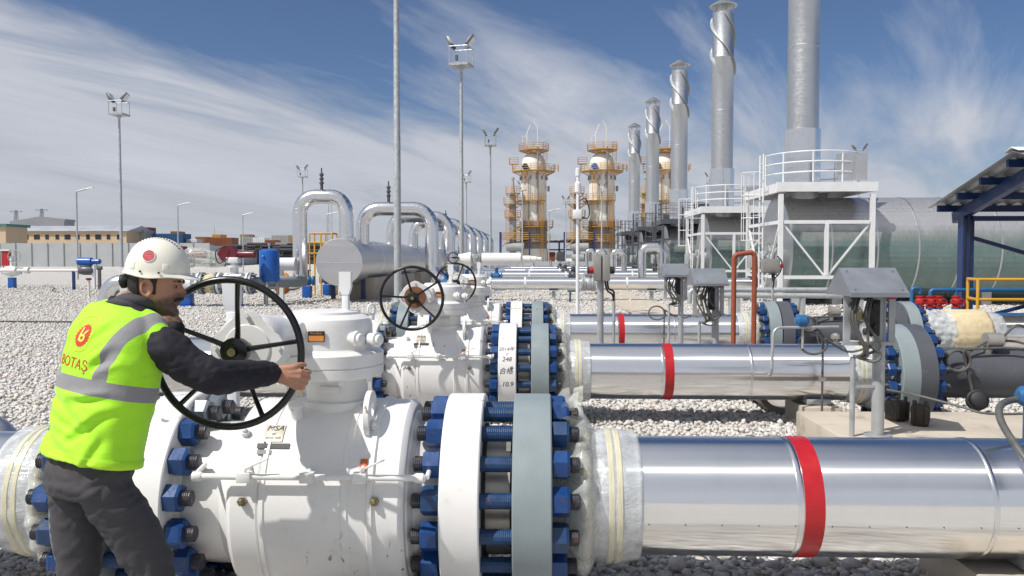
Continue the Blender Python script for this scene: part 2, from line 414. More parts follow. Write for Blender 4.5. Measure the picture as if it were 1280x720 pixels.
cb = N(nt, 'ShaderNodeCombineXYZ'); nt.links.new(dx.outputs[0], cb.inputs[0]); nt.links.new(dy.outputs[0], cb.inputs[1])
mp = N(nt, 'ShaderNodeMapping', vector_type='TEXTURE'); mp.inputs['Rotation'].default_value = (0, 0, R(66)); mp.inputs['Scale'].default_value = (3.0, .75, 1); mp.inputs['Location'].default_value = (3.1, 1.4, 0)
nt.links.new(cb.outputs[0], mp.inputs['Vector'])
c1 = noise_tex(nt, mp.outputs[0], 1.0, 9, .60, .5)
mp2 = N(nt, 'ShaderNodeMapping'); mp2.inputs['Scale'].default_value = (.30, .30, 1); mp2.inputs['Location'].default_value = (1.7, .3, 0); nt.links.new(cb.outputs[0], mp2.inputs['Vector'])
c2 = noise_tex(nt, mp2.outputs[0], 1.0, 4, .55)
# cloud cover: thicker low, to the left and behind the camera, thin high and to the right
def mth(op, a, b_, c_=None):
    n_ = N(nt, 'ShaderNodeMath', operation=op)
    for i, x in enumerate((a, b_, c_)):
        if x is None: continue
        if isinstance(x, (int, float)): n_.inputs[i].default_value = x
        else: nt.links.new(x, n_.inputs[i])
    return n_.outputs[0]
zc_ = mth('MINIMUM', mth('MAXIMUM', sp.outputs['Z'], 0), .36)
cov = mth('MULTIPLY_ADD', sp.outputs['X'], -.30, .22)
cov = mth('MULTIPLY_ADD', zc_, -1.55, cov)
cov = mth('MULTIPLY_ADD', mth('MAXIMUM', mth('MULTIPLY', sp.outputs['Y'], -1), 0), .75, cov)
cov = mth('MULTIPLY_ADD', mth('MAXIMUM', mth('SUBTRACT', sp.outputs['Z'], .42), 0), .62, cov)
cov = mth('MULTIPLY_ADD', c1, 1.15, mth('ADD', cov, -.015)); cov = mth('MULTIPLY_ADD', c2, .55, cov)
fac = mrange(nt, cov, .60, .90, 0, .95)
CLOUD = (4.35, 4.55, 5.05)
skyc = mixc(nt, 1.0, sky.outputs[0], (.46, .51, .62), 'MULTIPLY')
mixed = mixc(nt, fac, skyc, mixc(nt, 1.0, CLOUD, mrange(nt, c1, .3, .7, .82, 1.10), 'MULTIPLY'))
hz = mth('MULTIPLY', mrange(nt, sp.outputs['Z'], .0, .09, .75, 0), mrange(nt, c2, .35, .65, .45, 1))
mixed = mixc(nt, hz, mixed, (3.5, 3.78, 4.2))
nt.links.new(mixed, bg.inputs[0]); bg.inputs[1].default_value = .12
S.view_settings.view_transform = 'Standard'; S.view_settings.look = 'None'; S.view_settings.gamma = 1; S.view_settings.exposure = 0.08
S.cycles.max_bounces = 8; S.cycles.transparent_max_bounces = 10; S.cycles.caustics_reflective = False; S.cycles.caustics_refractive = False
S.cycles.sample_clamp_indirect = 6

# ------------------------------------------------------------------ ground
g = MB()
xs = [-1500, -300, -100, -40] + [x for x in range(-24, 25, 2)] + [40, 100, 300, 1500]
ys = [-60, -20, -6] + [y for y in range(-2, 42, 2)] + [60, 100, 200, 500, 2500]
for j, y in enumerate(ys):
    for i, x in enumerate(xs): g.v.append((x, y, 0))
nx = len(xs)
for j in range(len(ys) - 1):
    for i in range(nx - 1): g.f.append([j * nx + i, j * nx + i + 1, (j + 1) * nx + i + 1, (j + 1) * nx + i]); g.m.append(0)
tag(g.build('ground', M['gravel']), None, kind='structure')
# loose stones lying on it where the camera sees single ones
def stones():
    rng = np.random.default_rng(3)
    bm = bmesh.new(); bmesh.ops.create_icosphere(bm, subdivisions=1, radius=1)
    bv = np.array([v.co[:] for v in bm.verts]); bf = np.array([[v.index for v in f.verts] for f in bm.faces]); bm.free()
    P = []; Sz = []
    for (y0, y1, dens, sz) in ((3.2, 7.0, 620, .022), (7.0, 11.5, 640, .0195), (11.5, 18, 520, .0195), (18, 26, 260, .021), (26, 36, 90, .026), (36, 50, 25, .034)):
        xl, xr = -.72 * y1 - .6, .66 * y1 + .5
        n = int((xr - xl) * (y1 - y0) * dens); x = rng.uniform(xl, xr, n); y = rng.uniform(y0, y1, n)
        k = (x > -.72 * y - .6) & (x < .66 * y + .5); P.append(np.stack([x[k], y[k]], 1)); Sz.append(sz * rng.lognormal(0, .30, k.sum()))
    P = np.concatenate(P); Sz = np.concatenate(Sz); n = len(P)
    vs = bv[None] * rng.uniform(.62, 1.28, (n, len(bv), 1)) * rng.uniform(.65, 1.25, (n, 1, 3))
    a = rng.uniform(0, 2 * PI, n); b = rng.uniform(-.9, .9, n)
    ca, sa, cb_, sb = np.cos(a)[:, None], np.sin(a)[:, None], np.cos(b)[:, None], np.sin(b)[:, None]
    x, y, z = vs[..., 0], vs[..., 1], vs[..., 2]
    y, z = y * cb_ - z * sb, y * sb + z * cb_
    x, y = x * ca - y * sa, x * sa + y * ca
    vs = np.stack([x, y, z * .8], -1) * Sz[:, None, None]
    vs[..., :2] += P[:, None]; vs[..., 2] += (Sz * rng.uniform(.1, .9, n))[:, None]
    me = bpy.data.meshes.new('gravel'); nv = n * len(bv); nf = n * len(bf)
    me.vertices.add(nv); me.vertices.foreach_set('co', vs.reshape(-1).astype(np.float32))
    fi = (bf[None] + (np.arange(n) * len(bv))[:, None, None]).reshape(-1)
    me.loops.add(nf * 3); me.loops.foreach_set('vertex_index', fi.astype(np.int32))
    me.polygons.add(nf); me.polygons.foreach_set('loop_start', np.arange(0, nf * 3, 3, dtype=np.int32)); me.polygons.foreach_set('loop_total', np.full(nf, 3, np.int32))
    me.update(calc_edges=True); me.materials.append(M['stone'])
    o = bpy.data.objects.new('gravel', me); COL.objects.link(o)
    tag(o, 'loose pale grey limestone gravel covering the ground', 'gravel', kind='stuff')
stones()
# ------------------------------------------------------------------ pipelines in the foreground
AX = .52                                      # height of the pipe axes
ROWS = [(-1.0, 4.03), (-.955, 8.45), (-.985, 12.85)]
def ring_prof(x0, x1, r, c=.008, ri=None):
    p = [(x0, r - c), (x0 + c, r), (x1 - c, r), (x1, r - c)]
    if ri: p = [(x0, ri)] + p + [(x1, ri)]
    return p
def wrap(me, r, x0, phi0, off=.0015):
    for v in me.vertices:
        a = phi0 + v.co.y / r; rr = r + off
        v.co = (x0 + v.co.x, -rr * math.cos(a), AX + rr * math.sin(a))
def link_mesh(name, me, parent):
    o = bpy.data.objects.new(name, me); COL.objects.link(o); o.parent = parent; return o
def cyl_patch(x0, x1, r, p0, p1, n=8, off=.001, th=.002):
    b = MB(); vs = []; fs = []
    for j in range(n + 1):
        a = p0 + (p1 - p0) * j / n
        for x in (x0, x1):
            for rr in (r + off, r + off + th): vs.append((x, -rr * math.cos(a), AX + rr * math.sin(a)))
    for j in range(n):
        o = j * 4; q = o + 4
        fs += [(o + 1, o + 3, q + 3, q + 1), (o, q, q + 2, o + 2), (o, o + 1, q + 1, q), (o + 2, q + 2, q + 3, o + 3)]
    fs += [(0, 2, 3, 1), (n * 4, n * 4 + 1, n * 4 + 3, n * 4 + 2)]
    b.add(vs, fs); return b

# one stud bolt with its two nuts
def rod_mesh(L, r):
    b = MB(); pr = [(0, r * .7), (.006, r)]
    nth = 80
    for i in range(nth):
        x = .01 + (L - .02) * i / nth; d = (L - .02) / nth
        pr += [(x + d * .25, r), (x + d * .6, r * .955), (x + d * .95, r)]
    pr += [(L - .006, r), (L, r * .7)]
    return b.lathe(pr, n=14).mesh('stud_rod', [M['bolt2'], M['rodend']], 20)
def nut_mesh(m):
    b = MB(); rr = .0675; t = .078
    vs = []; fs = []
    for (x, q) in ((0, rr * .93), (.006, rr), (t - .012, rr), (t, rr * .90)):
        for k in range(6): a = PI / 3 * k + .2; vs.append((x, q * math.cos(a), q * math.sin(a)))
    for j in range(3):
        for k in range(6): l = (k + 1) % 6; fs.append((j * 6 + k, j * 6 + l, j * 6 + 6 + l, j * 6 + 6 + k))
    fs += [(5, 4, 3, 2, 1, 0), tuple(range(18, 24))]
    b.add(vs, fs); return b.mesh('nut', m, 18)
NUT = [nut_mesh(M['bolt']), nut_mesh(M['bolt2']), nut_mesh(M['zinc'])]
ROD = {}
def studs(parent, xa, xb, zincs=(), rnd=None, kind=0, bc=.416, n=16, cover=.05):
    """studs clamping the faces xa < xb, on the bolt circle"""
    rnd = rnd or random.Random(5); L = xb - xa + 2 * (.078 + cover)
    key = round(L, 3)
    if key not in ROD:
        me = rod_mesh(L, .036)
        for p in me.polygons:
            c = sum((me.vertices[i].co.x for i in p.vertices)) / len(p.vertices)
            if c < cover or c > L - cover: p.material_index = 1
        ROD[key] = me
    for k in range(n):
        a = 2 * PI * (k + .5) / n
        o = bpy.data.objects.new('stud_bolt', ROD[key]); COL.objects.link(o); o.parent = parent
        o.location = (xa - .078 - cover + rnd.uniform(-.012, .012), -bc * math.cos(a), AX + bc * math.sin(a)); o.rotation_euler = (rnd.uniform(0, 6), 0, 0)
        for x, s in ((cover + .0755, -1), (L - cover - .0755, 1)):
            q = NUT[2] if k in zincs else NUT[rnd.choice((0, 0, 0, 1)) if kind == 0 else 0]
            w = bpy.data.objects.new('nut', q); COL.objects.link(w); w.parent = o
            w.location = (x, 0, 0); w.rotation_euler = (rnd.uniform(0, 6), 0, 0 if s > 0 else PI)

LX = .12                                      # the inlet end is this much longer
def make_valve():
    root = thing('ball_valve', 'white ball valve nearest the camera with the worker gripping its black handwheel', 'valve', (ROWS[0][0], ROWS[0][1], 0), 0, 'white ball valves in a row')
    o = (0, 0, AX)
    b = MB()
    b.lathe([(-.40, .30), (-.40, .440), (-.392, .450), (-.375, .462), (-.26, .462), (-.252, .455), (-.246, .470), (-.225, .472), (-.22, .466),
             (.12, .466), (.125, .473), (.15, .473), (.155, .466), (.235, .466), (.24, .475), (.262, .475), (.268, .462),
             (.375, .462), (.392, .450), (.40, .440), (.40, .30)], o, n=96)
    for s in (-1, 1):                                    # tapering ends up to the flanges
        k = 0 if s > 0 else LX
        pr = [(.398, .41), (.41, .405), (.43, .37), (.47, .345), (.535 + k, .34), (.56 + k, .355)]
        b.lathe([(s * d, r) for d, r in pr], o, n=72, caps=False)
    body = b.build('valve_body', M['white'], root, ang=28)
    for s in (-1, 1):
        k = 0 if s > 0 else LX
        f = MB(); f.lathe([(s * (d + k), r) for d, r in ring_prof(.56, .738, .492, .006, .05)], o, n=96)
        ef = f.build('end_flange', M['white'], root, ang=28)
    # welded lifting eyes and feet
    for x in (-.30, .20):
        l = MB(); c = V((x, -.235, AX + .435)); n = 26
        rim = [(0, .112 * math.cos(2 * PI * k / n), 1.12 * .1 * math.sin(2 * PI * k / n)) for k in range(n)]
        hole = [(0, .032 * math.cos(2 * PI * k / n), .025 + .032 * math.sin(2 * PI * k / n)) for k in range(n)]
        vs = [c + V(p) + V((dx, 0, 0)) for dx in (0, .024) for p in rim + hole]; fs = []
        for k in range(n):
            q = (k + 1) % n; fs += [(k, q, n + q, n + k), (2 * n + k, 3 * n + k, 3 * n + q, 2 * n + q), (k, 2 * n + k, 2 * n + q, q), (n + k, n + q, 3 * n + q, 3 * n + k)]
        l.add(vs, fs); l.box(c + V((.014, .06, -.07)), (.028, .16, .10))
        if x > 0: l.build('lifting_lug', M['white'], root)
    for s in (-1, 1):
        l = MB(); l.box((s * .26, 0, .10), (.10, .42, .20)); l.box((s * .26, 0, .012), (.22, .55, .024), bev=.004); l.box((s * .26, -.2, .16), (.08, .02, .3)); l.box((s * .26, .2, .16), (.08, .02, .3))
        l.build('support_foot', M['white'], root)
    # neck and gear box
    b = MB(); b.lathe([(.40, .19), (.47, .175), (.475, .150), (.575, .150), (.58, .17), (.595, .17)], o, (0, 0, 1), n=48)
    b.box((0, -.155, AX + .535), (.10, .02, .035), bev=.004)
    b.lathe([(0, .03), (.075, .03), (.08, .036), (.10, .036), (.105, .028)], (-.14, -.20, AX + .39), (0, -.35, 1), n=16)
    nk = b.build('stem_neck', M['white'], root)
    b = MB()
    b.lathe([(.590, .20), (.590, .272), (.598, .282), (.640, .282), (.644, .275), (.650, .282), (.705, .282), (.715, .270), (.72, .240), (.73, .232), (.84, .228), (.872, .218), (.888, .195), (.892, .185), (.893, .170), (.905, .168), (.908, .16)], (-.055, 0, AX), (0, 0, 1), n=72)
    for k in range(10):
        a = 2 * PI * k / 10 + .2
        b.cyl((.255 * math.cos(a) - .055, .255 * math.sin(a), AX + .568), (.255 * math.cos(a) - .055, .255 * math.sin(a), AX + .592), .016, n=6)
    b.box((-.20, -.12, AX + .79), (.22, .32, .18), bev=.05)
    gb = b.build('gear_box', M['white'], root, ang=35)
    b = MB(); b.lathe([(-.05, .11), (.12, .125), (.2, .135), (.30, .140), (.312, .134), (.314, .10), (.322, .095), (.325, .05)], (-.23, -.30, AX + .79), (0, -1, 0), n=48)
    pts = []
    for k in range(32):                                  # rounded four-lobed cover plate
        a = 2 * PI * k / 32; rr = .142 + .016 * math.cos(4 * a); pts.append((-.23 + rr * math.cos(a), -.615, AX + .79 + rr * math.sin(a)))
    b.prism(pts, (0, .016, 0))
    for k in range(4):
        a = PI / 2 * k; b.cyl((-.23 + .136 * math.cos(a), -.62, AX + .79 + .136 * math.sin(a)), (-.23 + .136 * math.cos(a), -.632, AX + .79 + .136 * math.sin(a)), .011, n=6)
    b.build('worm_housing', M['white'], gb, ang=35)
    b = MB()
    for dz, dx in ((0, .0), (-.012, .075)):
        b.lathe([(0, .030), (.03, .030), (.031, .037), (.052, .037), (.055, .026), (.068, .024), (.071, .018)], (.105 + dx, -.150 + dx, AX + .785 + dz), (.85, -.52, 0), n=18)
    b.build('stop_bolt', M['white'], gb)
    b = MB(); b.tube([V((.17, .02, AX + .91)) + V((0.02 * math.cos(a) * .7, .02 * math.cos(a) * .7, .026 * math.sin(a))) * 1.1 for a in [2 * PI * k / 16 for k in range(16)]], .006, 8, closed=True); b.cyl((.17, .02, AX + .86), (.17, .02, AX + .885), .014, n=10)
    b.build('eye_bolt', M['white'], gb)
    # upright vent plate on the gear box
    b = MB()
    def vent(x, y, z0, h):
        b.box((x, y, z0 + h * .22), (.032, .036, h * .45), bev=.004)
        w0, w1, d = .017, .029, .020
        vs = [(x + sx * w, y + sy * d, z) for (w, z) in ((w0, z0 + h * .44), (w1, z0 + h * .62), (w1, z0 + h)) for sx in (-1, 1) for sy in (-1, 1)]
        fs = [(0, 1, 3, 2), (8, 10, 11, 9)]
        for j in (0, 4): fs += [(j, j + 4, j + 5, j + 1), (j + 1, j + 5, j + 7, j + 3), (j + 3, j + 7, j + 6, j + 2), (j + 2, j + 6, j + 4, j)]
        b.add(vs, fs)
    vent(.05, -.02, AX + .90, .20); b.lathe([(0, .034), (.012, .034), (.014, .026)], (.05, -.02, AX + .90), (0, 0, 1), n=16)
    vp = b.build('vent_pipe', M['white2'], gb)
    # hand wheel on the worm shaft
    b = MB(); wy = -.83; wc = V((-.23, wy, AX + .79)); hub = wc + V((0, .085, 0))
    hw = bpy.data.objects.new('handwheel', None); 
    b = MB(); b.cyl((-.23, -.62, AX + .79), (-.23, -.70, AX + .79), .026, n=20); b.build('worm_shaft', M['brass'], gb)
    b = MB()
    b.tube([(.293 * math.cos(2 * PI * k / 64), 0, .293 * math.sin(2 * PI * k / 64)) for k in range(64)], .0145, 14, closed=True)
    wheel = b.build('handwheel', M['black'], root, loc=wc, ang=40)
    b = MB(); b.lathe([(-.035, .040), (-.03, .052), (.0, .058), (.028, .056), (.032, .046), (.036, .022), (.05, .020)], (0, .085, 0), (0, -1, 0), n=28); b.build('hub', M['black'], wheel)
    b = MB(); b.cyl((0, .032, 0), (0, .030, 0), .017, n=18); b.build('shaft_end', M['brass'], wheel)
    for k in range(5):
        a = R(10 + 72 * k); d = V((math.cos(a), 0, math.sin(a))); b = MB()
        b.tube([V((0, .085, 0)) + d * .045, V((0, .075, 0)) + d * .09, V((0, .03, 0)) + d * .20, V((0, .004, 0)) + d * .289], [.013, .011, .0095, .0105], 10)
        b.build('spoke', M['black'], wheel)
    del hw
    # sampling tube along the front of the body, with small block valves and levers
    b = MB(); fy, fz = -.475, AX + .20
    b.tube([(-.51, fy, fz), (.475, fy, fz + .0)], .0145, 12)
    b.lathe([(0, .014), (.004, .022), (.035, .022), (.045, .017)], (-.535, fy, fz), (1, 0, 0), n=14); b.lathe([(0, .017), (.01, .022), (.04, .022), (.05, .012)], (.455, fy, fz), (1, 0, 0), n=14)
    for x in (-.44, .42):
        b.tube([(x - .09 if x < 0 else x + .09, fy + .01, fz), (x - .09 if x < 0 else x + .09, -.34, fz + .02)], .011, 8)
    tb = b.build('drain_tube', M['white'], root)
    for x in (-.30, -.02, .215):
        b = MB(); b.box((x, fy, fz), (.062, .05, .046), bev=.005); b.cyl((x, fy - .02, fz), (x, fy + .12, fz + .04), .012, n=10)
        if x != -.02:
            b.tube([(x + .005, fy - .012, fz + .022), (x + .012, fy - .016, fz + .04), (x + .05, fy - .03, fz + .06), (x + .115, fy - .035, fz + .088)], [.006, .006, .005, .0035], 8)
        b.build('block_valve', M['white'], tb)
    for x, z in ((-.315, .085), (.275, .09), (.24, .385), (-.355, .36)):
        b = MB(); y = -math.sqrt(.472 ** 2 - z * z); d = V((0, y, z)).normalized()
        p = V((x, y, AX + z)); b.cyl(p - d * .02, p + d * .014, .021, n=6); b.lathe([(0, .013), (.012, .012), (.016, .008)], p + d * .013, d, n=12)
        b.build('grease_fitting', M['white'] if z > .2 else M['brass'], root)
    # plates
    ph = R(44); b = cyl_patch(-.265, -.175, .468, ph, ph + .20); msa = b.build('name_plate', M['plate'], root)
    for tx, s, dp, sh in (('MSA', .042, .155, .25), ('20"', .018, .085, .1), ('ANSI 1500', .0165, .04, .1)):
        me = text_mesh(tx, s, 'plate_lettering', M['ink'], shear=sh); wrap(me, .468, -.22, ph + dp, .0045); link_mesh('plate_lettering', me, msa)
    b = cyl_patch(-.285, -.135, .468, ph - .075, ph - .02); b.build('data_plate', M['ink'], root)
    b = cyl_patch(-.28, -.215, .468, ph - .135, ph - .09); b.build('serial_plate', mat('grey_plate', (.12, .12, .12), .4), root)
    b = MB(); b.box((0, 0, 0), (.078, .004, .05)); gp = b.build('maker_sticker', M['ink'], root, loc=(-.040, -.2325, AX + .80), rot=(R(-4), 0, R(3)))
    b = MB(); b.box((0, -.0025, -.009), (.070, .003, .026)); b.build('sticker_panel', M['orange'], gp)
    me = text_mesh('Pro-Gear', .015, 'sticker_lettering', M['orange']); 
    for v in me.vertices: v.co = (v.co.x, -.0045, .0155 + v.co.y)
    link_mesh('sticker_lettering', me, gp)
    b = cyl_patch(.20, .232, .468, R(26), R(34)); tg = b.build('hang_tag', mat('orange_tag', (.60, .12, .03), .5), root)
    # stud bolts of both joints
    rnd = random.Random(11)
    studs(root, .56, 1.062, rnd=rnd); studs(root, -1.062 - LX, -.56 - LX, zincs=(3, 4, 5, 6), rnd=rnd)
    return root

def spacer(x0, x1, root):
    b = MB(); b.lathe(ring_prof(x0, x0 + .012, .345, .002, .1), (0, 0, AX), n=64); b.lathe(ring_prof(x1 - .012, x1, .345, .002, .1), (0, 0, AX), n=64); b.build('gasket', M['rubber'], root)
    b = MB(); b.lathe(ring_prof(x0 + .012, x1 - .012, .29, .004, .1), (0, 0, AX), n=64); b.build('spacer_ring', M['steelgate'], root)
def crumple(amp, fr, seed, fold=0):
    def f(d, a, r):
        p = V((d * fr, math.cos(a) * r * fr, math.sin(a) * r * fr + seed * 7.3))
        n1 = noise.noise(p); n2 = noise.noise(p * 2.3 + V((5, 1, 3))); n3 = abs(noise.noise(V((d * 3, math.cos(a) * 6, math.sin(a) * 6 + seed))))
        return amp * (n1 + .55 * n2 + fold * n3)
    return f
def pleats(amp, seed):
    def f(d, a, r):
        c, s_ = math.cos(a), math.sin(a)
        r1 = 1 - 2.4 * abs(noise.noise(V((c * 4.2 + seed, s_ * 4.2, d * 4)))); r2 = 1 - 2.4 * abs(noise.noise(V((c * 12, s_ * 12 + seed, d * 9 + 4))))
        return amp * (.95 * r1 + .16 * r2 + .5 * noise.noise(V((c * 2, s_ * 2, d * 12 + seed))))
    return f
def wrapping(root, s, x0, seed, foam=True):
    """plastic over the joint: crumpled sheet from the flange (x0) and a taped band; s = direction"""
    o = (0, 0, AX)
    g = MB(); n = 34
    for layer, (ra, rb, amp) in enumerate(((.268, .340, .026), (.285, .368, .040))):
        pl = pleats(amp, seed + layer * 3)
        def wob(d, a, r, pl=pl):
            t = min(1, max(0, (abs(d) - x0 - .02) / .19)); return pl(d, a, r) * math.sin(PI * t) ** .7
        def prof(t): return ra + (rb - ra) * math.sin(PI * min(1, t * 1.02) ** 1.5) ** .8 + (.318 - ra) * t ** 3
        g.lathe([(s * (x0 + .02 + .19 * i / n), prof(i / n)) for i in range(n + 1)], o, n=200, wob=wob, caps=False)
    # a loose tuft of sheet standing up on top
    rnd = random.Random(seed)
    for k in range(9):
        a = R(58 + 9 * k + rnd.uniform(-6, 6)); pts0 = []; pts1 = []; L = rnd.uniform(.13, .25)
        for i in range(8):
            t = i / 7; rr = .31 + t * L; an = a + .10 * math.sin(3 * t + k)
            for lst, dx in ((pts0, .05 + .03 * t), (pts1, .17 - .05 * t)):
                lst.append((s * (x0 + dx + .04 * math.sin(4 * t + k) * t + rnd.uniform(-.010, .010)), -rr * math.cos(an), AX + rr * math.sin(an) + (.012 if dx > .1 else 0)))
        m = len(pts0); g.add(pts0 + pts1, [(i, i + 1, m + i + 1, m + i) for i in range(m - 1)])
    wr = g.build('plastic_wrap', M['film'], root, ang=180, fixn=False)
    b = MB(); nn = 24
    b.lathe([(s * (x0 + .185 + .24 * i / nn), .305 + .014 * math.sin(PI * min(1, i / nn * 1.15)) - (.012 if i == nn else 0)) for i in range(nn + 1)], o, n=120, wob=crumple(.009, 7, seed + 3, .5), caps=False)
    b.build('plastic_band', M['film2'], wr, ang=180, fixn=False)
    for xx in (.262, .300):
        b = MB(); b.lathe([(s * (x0 + xx), .317), (s * (x0 + xx + .004), .3215), (s * (x0 + xx + .026), .3215), (s * (x0 + xx + .030), .317)], o, n=96, wob=crumple(.008, 7, seed + 3, .5), caps=False); b.build('tape', M['tapeyellow'], wr, fixn=False)
    b = MB(); b.lathe([(s * (x0 + .150), .27), (s * (x0 + .155), .315), (s * (x0 + .168), .333), (s * (x0 + .184), .326), (s * (x0 + .190), .27)], o, n=90, wob=crumple(.010, 12, seed, 0)); b.build('insulation_edge', M['foam'], root, ang=180)
    b = MB(); b.lathe([(s * x0, .33), (s * (x0 + .04), .275), (s * (x0 + .1), .262), (s * (x0 + .3), .262)], o, n=48); b.build('pipe_hub', M['ltgrey'], root)
def jacketed(root, xa, xb, seams, m='alu', r=.286):
    o = (0, 0, AX); b = MB()
    pr = [(xa, .255), (xa, r)]; 
    b.lathe(pr + [(xb, r), (xb, .255)], o, n=128); j = b.build('pipe_jacket', M[m], root, ang=30)
    for x in seams:
        b = MB(); b.lathe([(x, r), (x + .002, r + .003), (x + .022, r + .004), (x + .026, r)], o, n=96, caps=False); b.build('jacket_seam', M['alu2'], j, ang=60)
    b = MB(); a = R(-12); b.box(((xa + xb) / 2, -(r + .0005) * math.cos(a), AX + r * math.sin(a)), (abs(xb - xa) - .01, .003, .012), Matrix.Rotation(-a, 3, 'X')); 
    k = int(abs(xb - xa) / .16)
    b = MB()
    for i in range(k):
        x = xa + (xb - xa) * (i + .5) / k; b.cyl((x, -(r - .002) * math.cos(a), AX + r * math.sin(a)), (x, -(r + .003) * math.cos(a), AX + (r + .003) * math.sin(a)), .003, n=6)
    b.build('rivets', M['rodend'], j)
    return j

def make_pipeline():
    root = thing('gas_pipeline', 'shiny silver pipeline nearest the camera with a wide red band, in the right foreground', 'pipeline', (0, ROWS[0][1], 0), 0, 'silver pipelines right of the valves')
    b = MB(); b.lathe(ring_prof(-.116, .062, .492, .006, .05), (0, 0, AX), n=96); b.build('companion_flange', M['ltgrey'], root, ang=28)
    spacer(-.262, -.116, root)
    wrapping(root, 1, .062, 1)
    j = jacketed(root, .26, 3.27, (2.07,))
    b = MB(); b.lathe([(1.222, .2865), (1.222, .289), (1.312, .289), (1.312, .2865)], (0, 0, AX), n=128); b.build('red_band', M['red'], root)
    b = MB(); b.lathe([(1.19, .2862), (1.194, .2885), (1.216, .2885), (1.2195, .2862)], (0, 0, AX), n=128, caps=False); b.build('jacket_seam', M['alu2'], j, ang=60)
    # right-hand end: wrapping and flange
    e = bpy.data.objects.new('end_wrapping', None)
    wrapping(root, -1, -3.47, 9)
    b = MB(); b.lathe(ring_prof(3.47, 3.648, .492, .006, .05), (0, 0, AX), n=80); b.build('end_flange', M['ltgrey'], root, ang=28)
    return root
def make_meter():
    root = thing('meter_run', 'dark grey meter pipe right of the middle pipeline, bolted on with blue nuts', 'pipe', (0, ROWS[1][1], 0), 0, 'dark grey meter pipes')
    b = MB(); b.lathe(ring_prof(3.678, 3.856, .492, .006, .05), (0, 0, AX), n=80); b.build('flange', M['dkgrey'], root, ang=28)
    b = MB(); b.lathe(ring_prof(5.36, 5.538, .492, .006, .05), (0, 0, AX), n=80); b.build('flange', M['dkgrey'], root, ang=28)
    b = MB(); b.lathe([(3.85, .36), (3.9, .33), (4.0, .262), (4.05, .256), (5.2, .256), (5.3, .30), (5.36, .36)], (0, 0, AX), n=72, caps=False); b.build('meter_pipe', M['dkgrey'], root)
    studs(root, 3.47, 3.856, rnd=random.Random(3), kind=1); studs(root, 5.36, 5.746, rnd=random.Random(4), kind=1)
    b = MB(); b.lathe(ring_prof(3.648, 3.678, .34, .002, .1), (0, 0, AX), n=48); b.lathe(ring_prof(5.538, 5.568, .34, .002, .1), (0, 0, AX), n=48); b.build('gasket', M['rubber'], root)
    # transducer boss, sensor head with its looped cable
    b = MB(); b.cyl((4.50, -.10, AX + .2), (4.50, -.12, AX + .30), .05, n=16); b.cyl((4.47, -.13, AX + .345), (4.62, -.13, AX + .345), .075, n=24); b.cyl((4.615, -.13, AX + .345), (4.63, -.13, AX + .345), .064, n=24)
    b.cyl((4.50, -.13, AX + .27), (4.50, -.13, AX + .35), .03, n=12)
    sh = b.build('sensor_head', M['steelgate'], root)
    b = MB(); c = V((4.10, -.28, AX + .16)); pts = [(4.47, -.15, AX + .33), (4.30, -.2, AX + .25), (4.20, -.26, AX + .20)]
    for k in range(22): a = 2 * PI * k / 10 + .6; pts.append(c + V((.11 * math.cos(a), -.004 * k, .10 * math.sin(a))))
    pts += [(4.22, -.33, AX - .02), (4.28, -.36, AX - .3), (4.33, -.4, .02)]
    b.tube(spline(pts, 4), .013, 8); b.tube(spline([(4.62, -.14, AX + .36), (4.75, -.18, AX + .50), (4.9, -.16, AX + .42), (4.96, -.2, AX + .28), (4.80, -.22, AX + .27), (4.6, -.2, AX + .275), (4.2, -.22, AX + .26)], 6), .013, 8)
    b.tube(spline([(4.62, -.12, AX + .34), (4.78, -.12, AX + .33), (4.9, -.16, AX + .30), (5.1, -.1, AX + .29)], 6), .012, 8)
    b.build('sensor_cable', M['conduit'], root)
    b = MB(); b.lathe([(0, .085), (.03, .10), (.10, .10), (.11, .085), (.15, .07), (.16, .05)], (4.30, -.30, AX - .24), (-.25, -.8, .25), n=26); b.build('inspection_cap', M['rubber'], root)
    return root
def make_outlet():
    root = thing('outlet_pipe', 'silver pipe end wrapped in clear plastic and cream insulation, right of the rear meter pipe', 'pipe', (0, ROWS[2][1], 0), 0)
    b = MB(); b.lathe(ring_prof(5.568, 5.746, .492, .006, .05), (0, 0, AX), n=80); b.build('flange', M['ltgrey'], root, ang=28)
    o = (0, 0, AX); n = 40
    b = MB(); b.lathe([(5.746 + .56 * i / n, .30 + .05 * min(1, i / 12)) for i in range(n + 1)], o, n=110, wob=crumple(.03, 8, 4, .7), caps=False); b.build('plastic_wrap', M['film2'], root, ang=180, fixn=False)
    b = MB(); b.lathe([(5.74, .33), (5.8, .27), (6.4, .27)], o, n=48); b.build('pipe_hub', M['ltgrey'], root)
    b = MB(); b.lathe([(6.27, .28), (6.28, .34), (6.32, .365), (6.8, .365), (6.86, .35), (6.87, .28)], o, n=90, wob=crumple(.02, 7, 6, .3)); b.build('insulation', M['foam'], root, ang=180)
    b = MB(); b.lathe([(6.84, .33), (6.9, .335), (7.02, .33), (7.08, .30)], o, n=90, wob=crumple(.014, 8, 2, .3), caps=False); b.build('plastic_band', M['film2'], root, ang=180, fixn=False)
    jacketed(root, 7.0, 12, (8.1, 9.2))
    return root
def make_inlet():
    root = thing('inlet_pipe', 'silver pipe with a plastic wrapped joint running off behind the worker at far left', 'pipe', (ROWS[0][0] - LX, ROWS[0][1], 0), 0, 'silver inlet pipes left of the valves')
    b = MB(); b.lathe(ring_prof(-1.062, -.884, .492, .006, .05), (0, 0, AX), n=80); b.build('companion_flange', M['ltgrey'], root, ang=28)
    spacer(-.884, -.738, root); wrapping(root, -1, 1.062, 5)
    return root

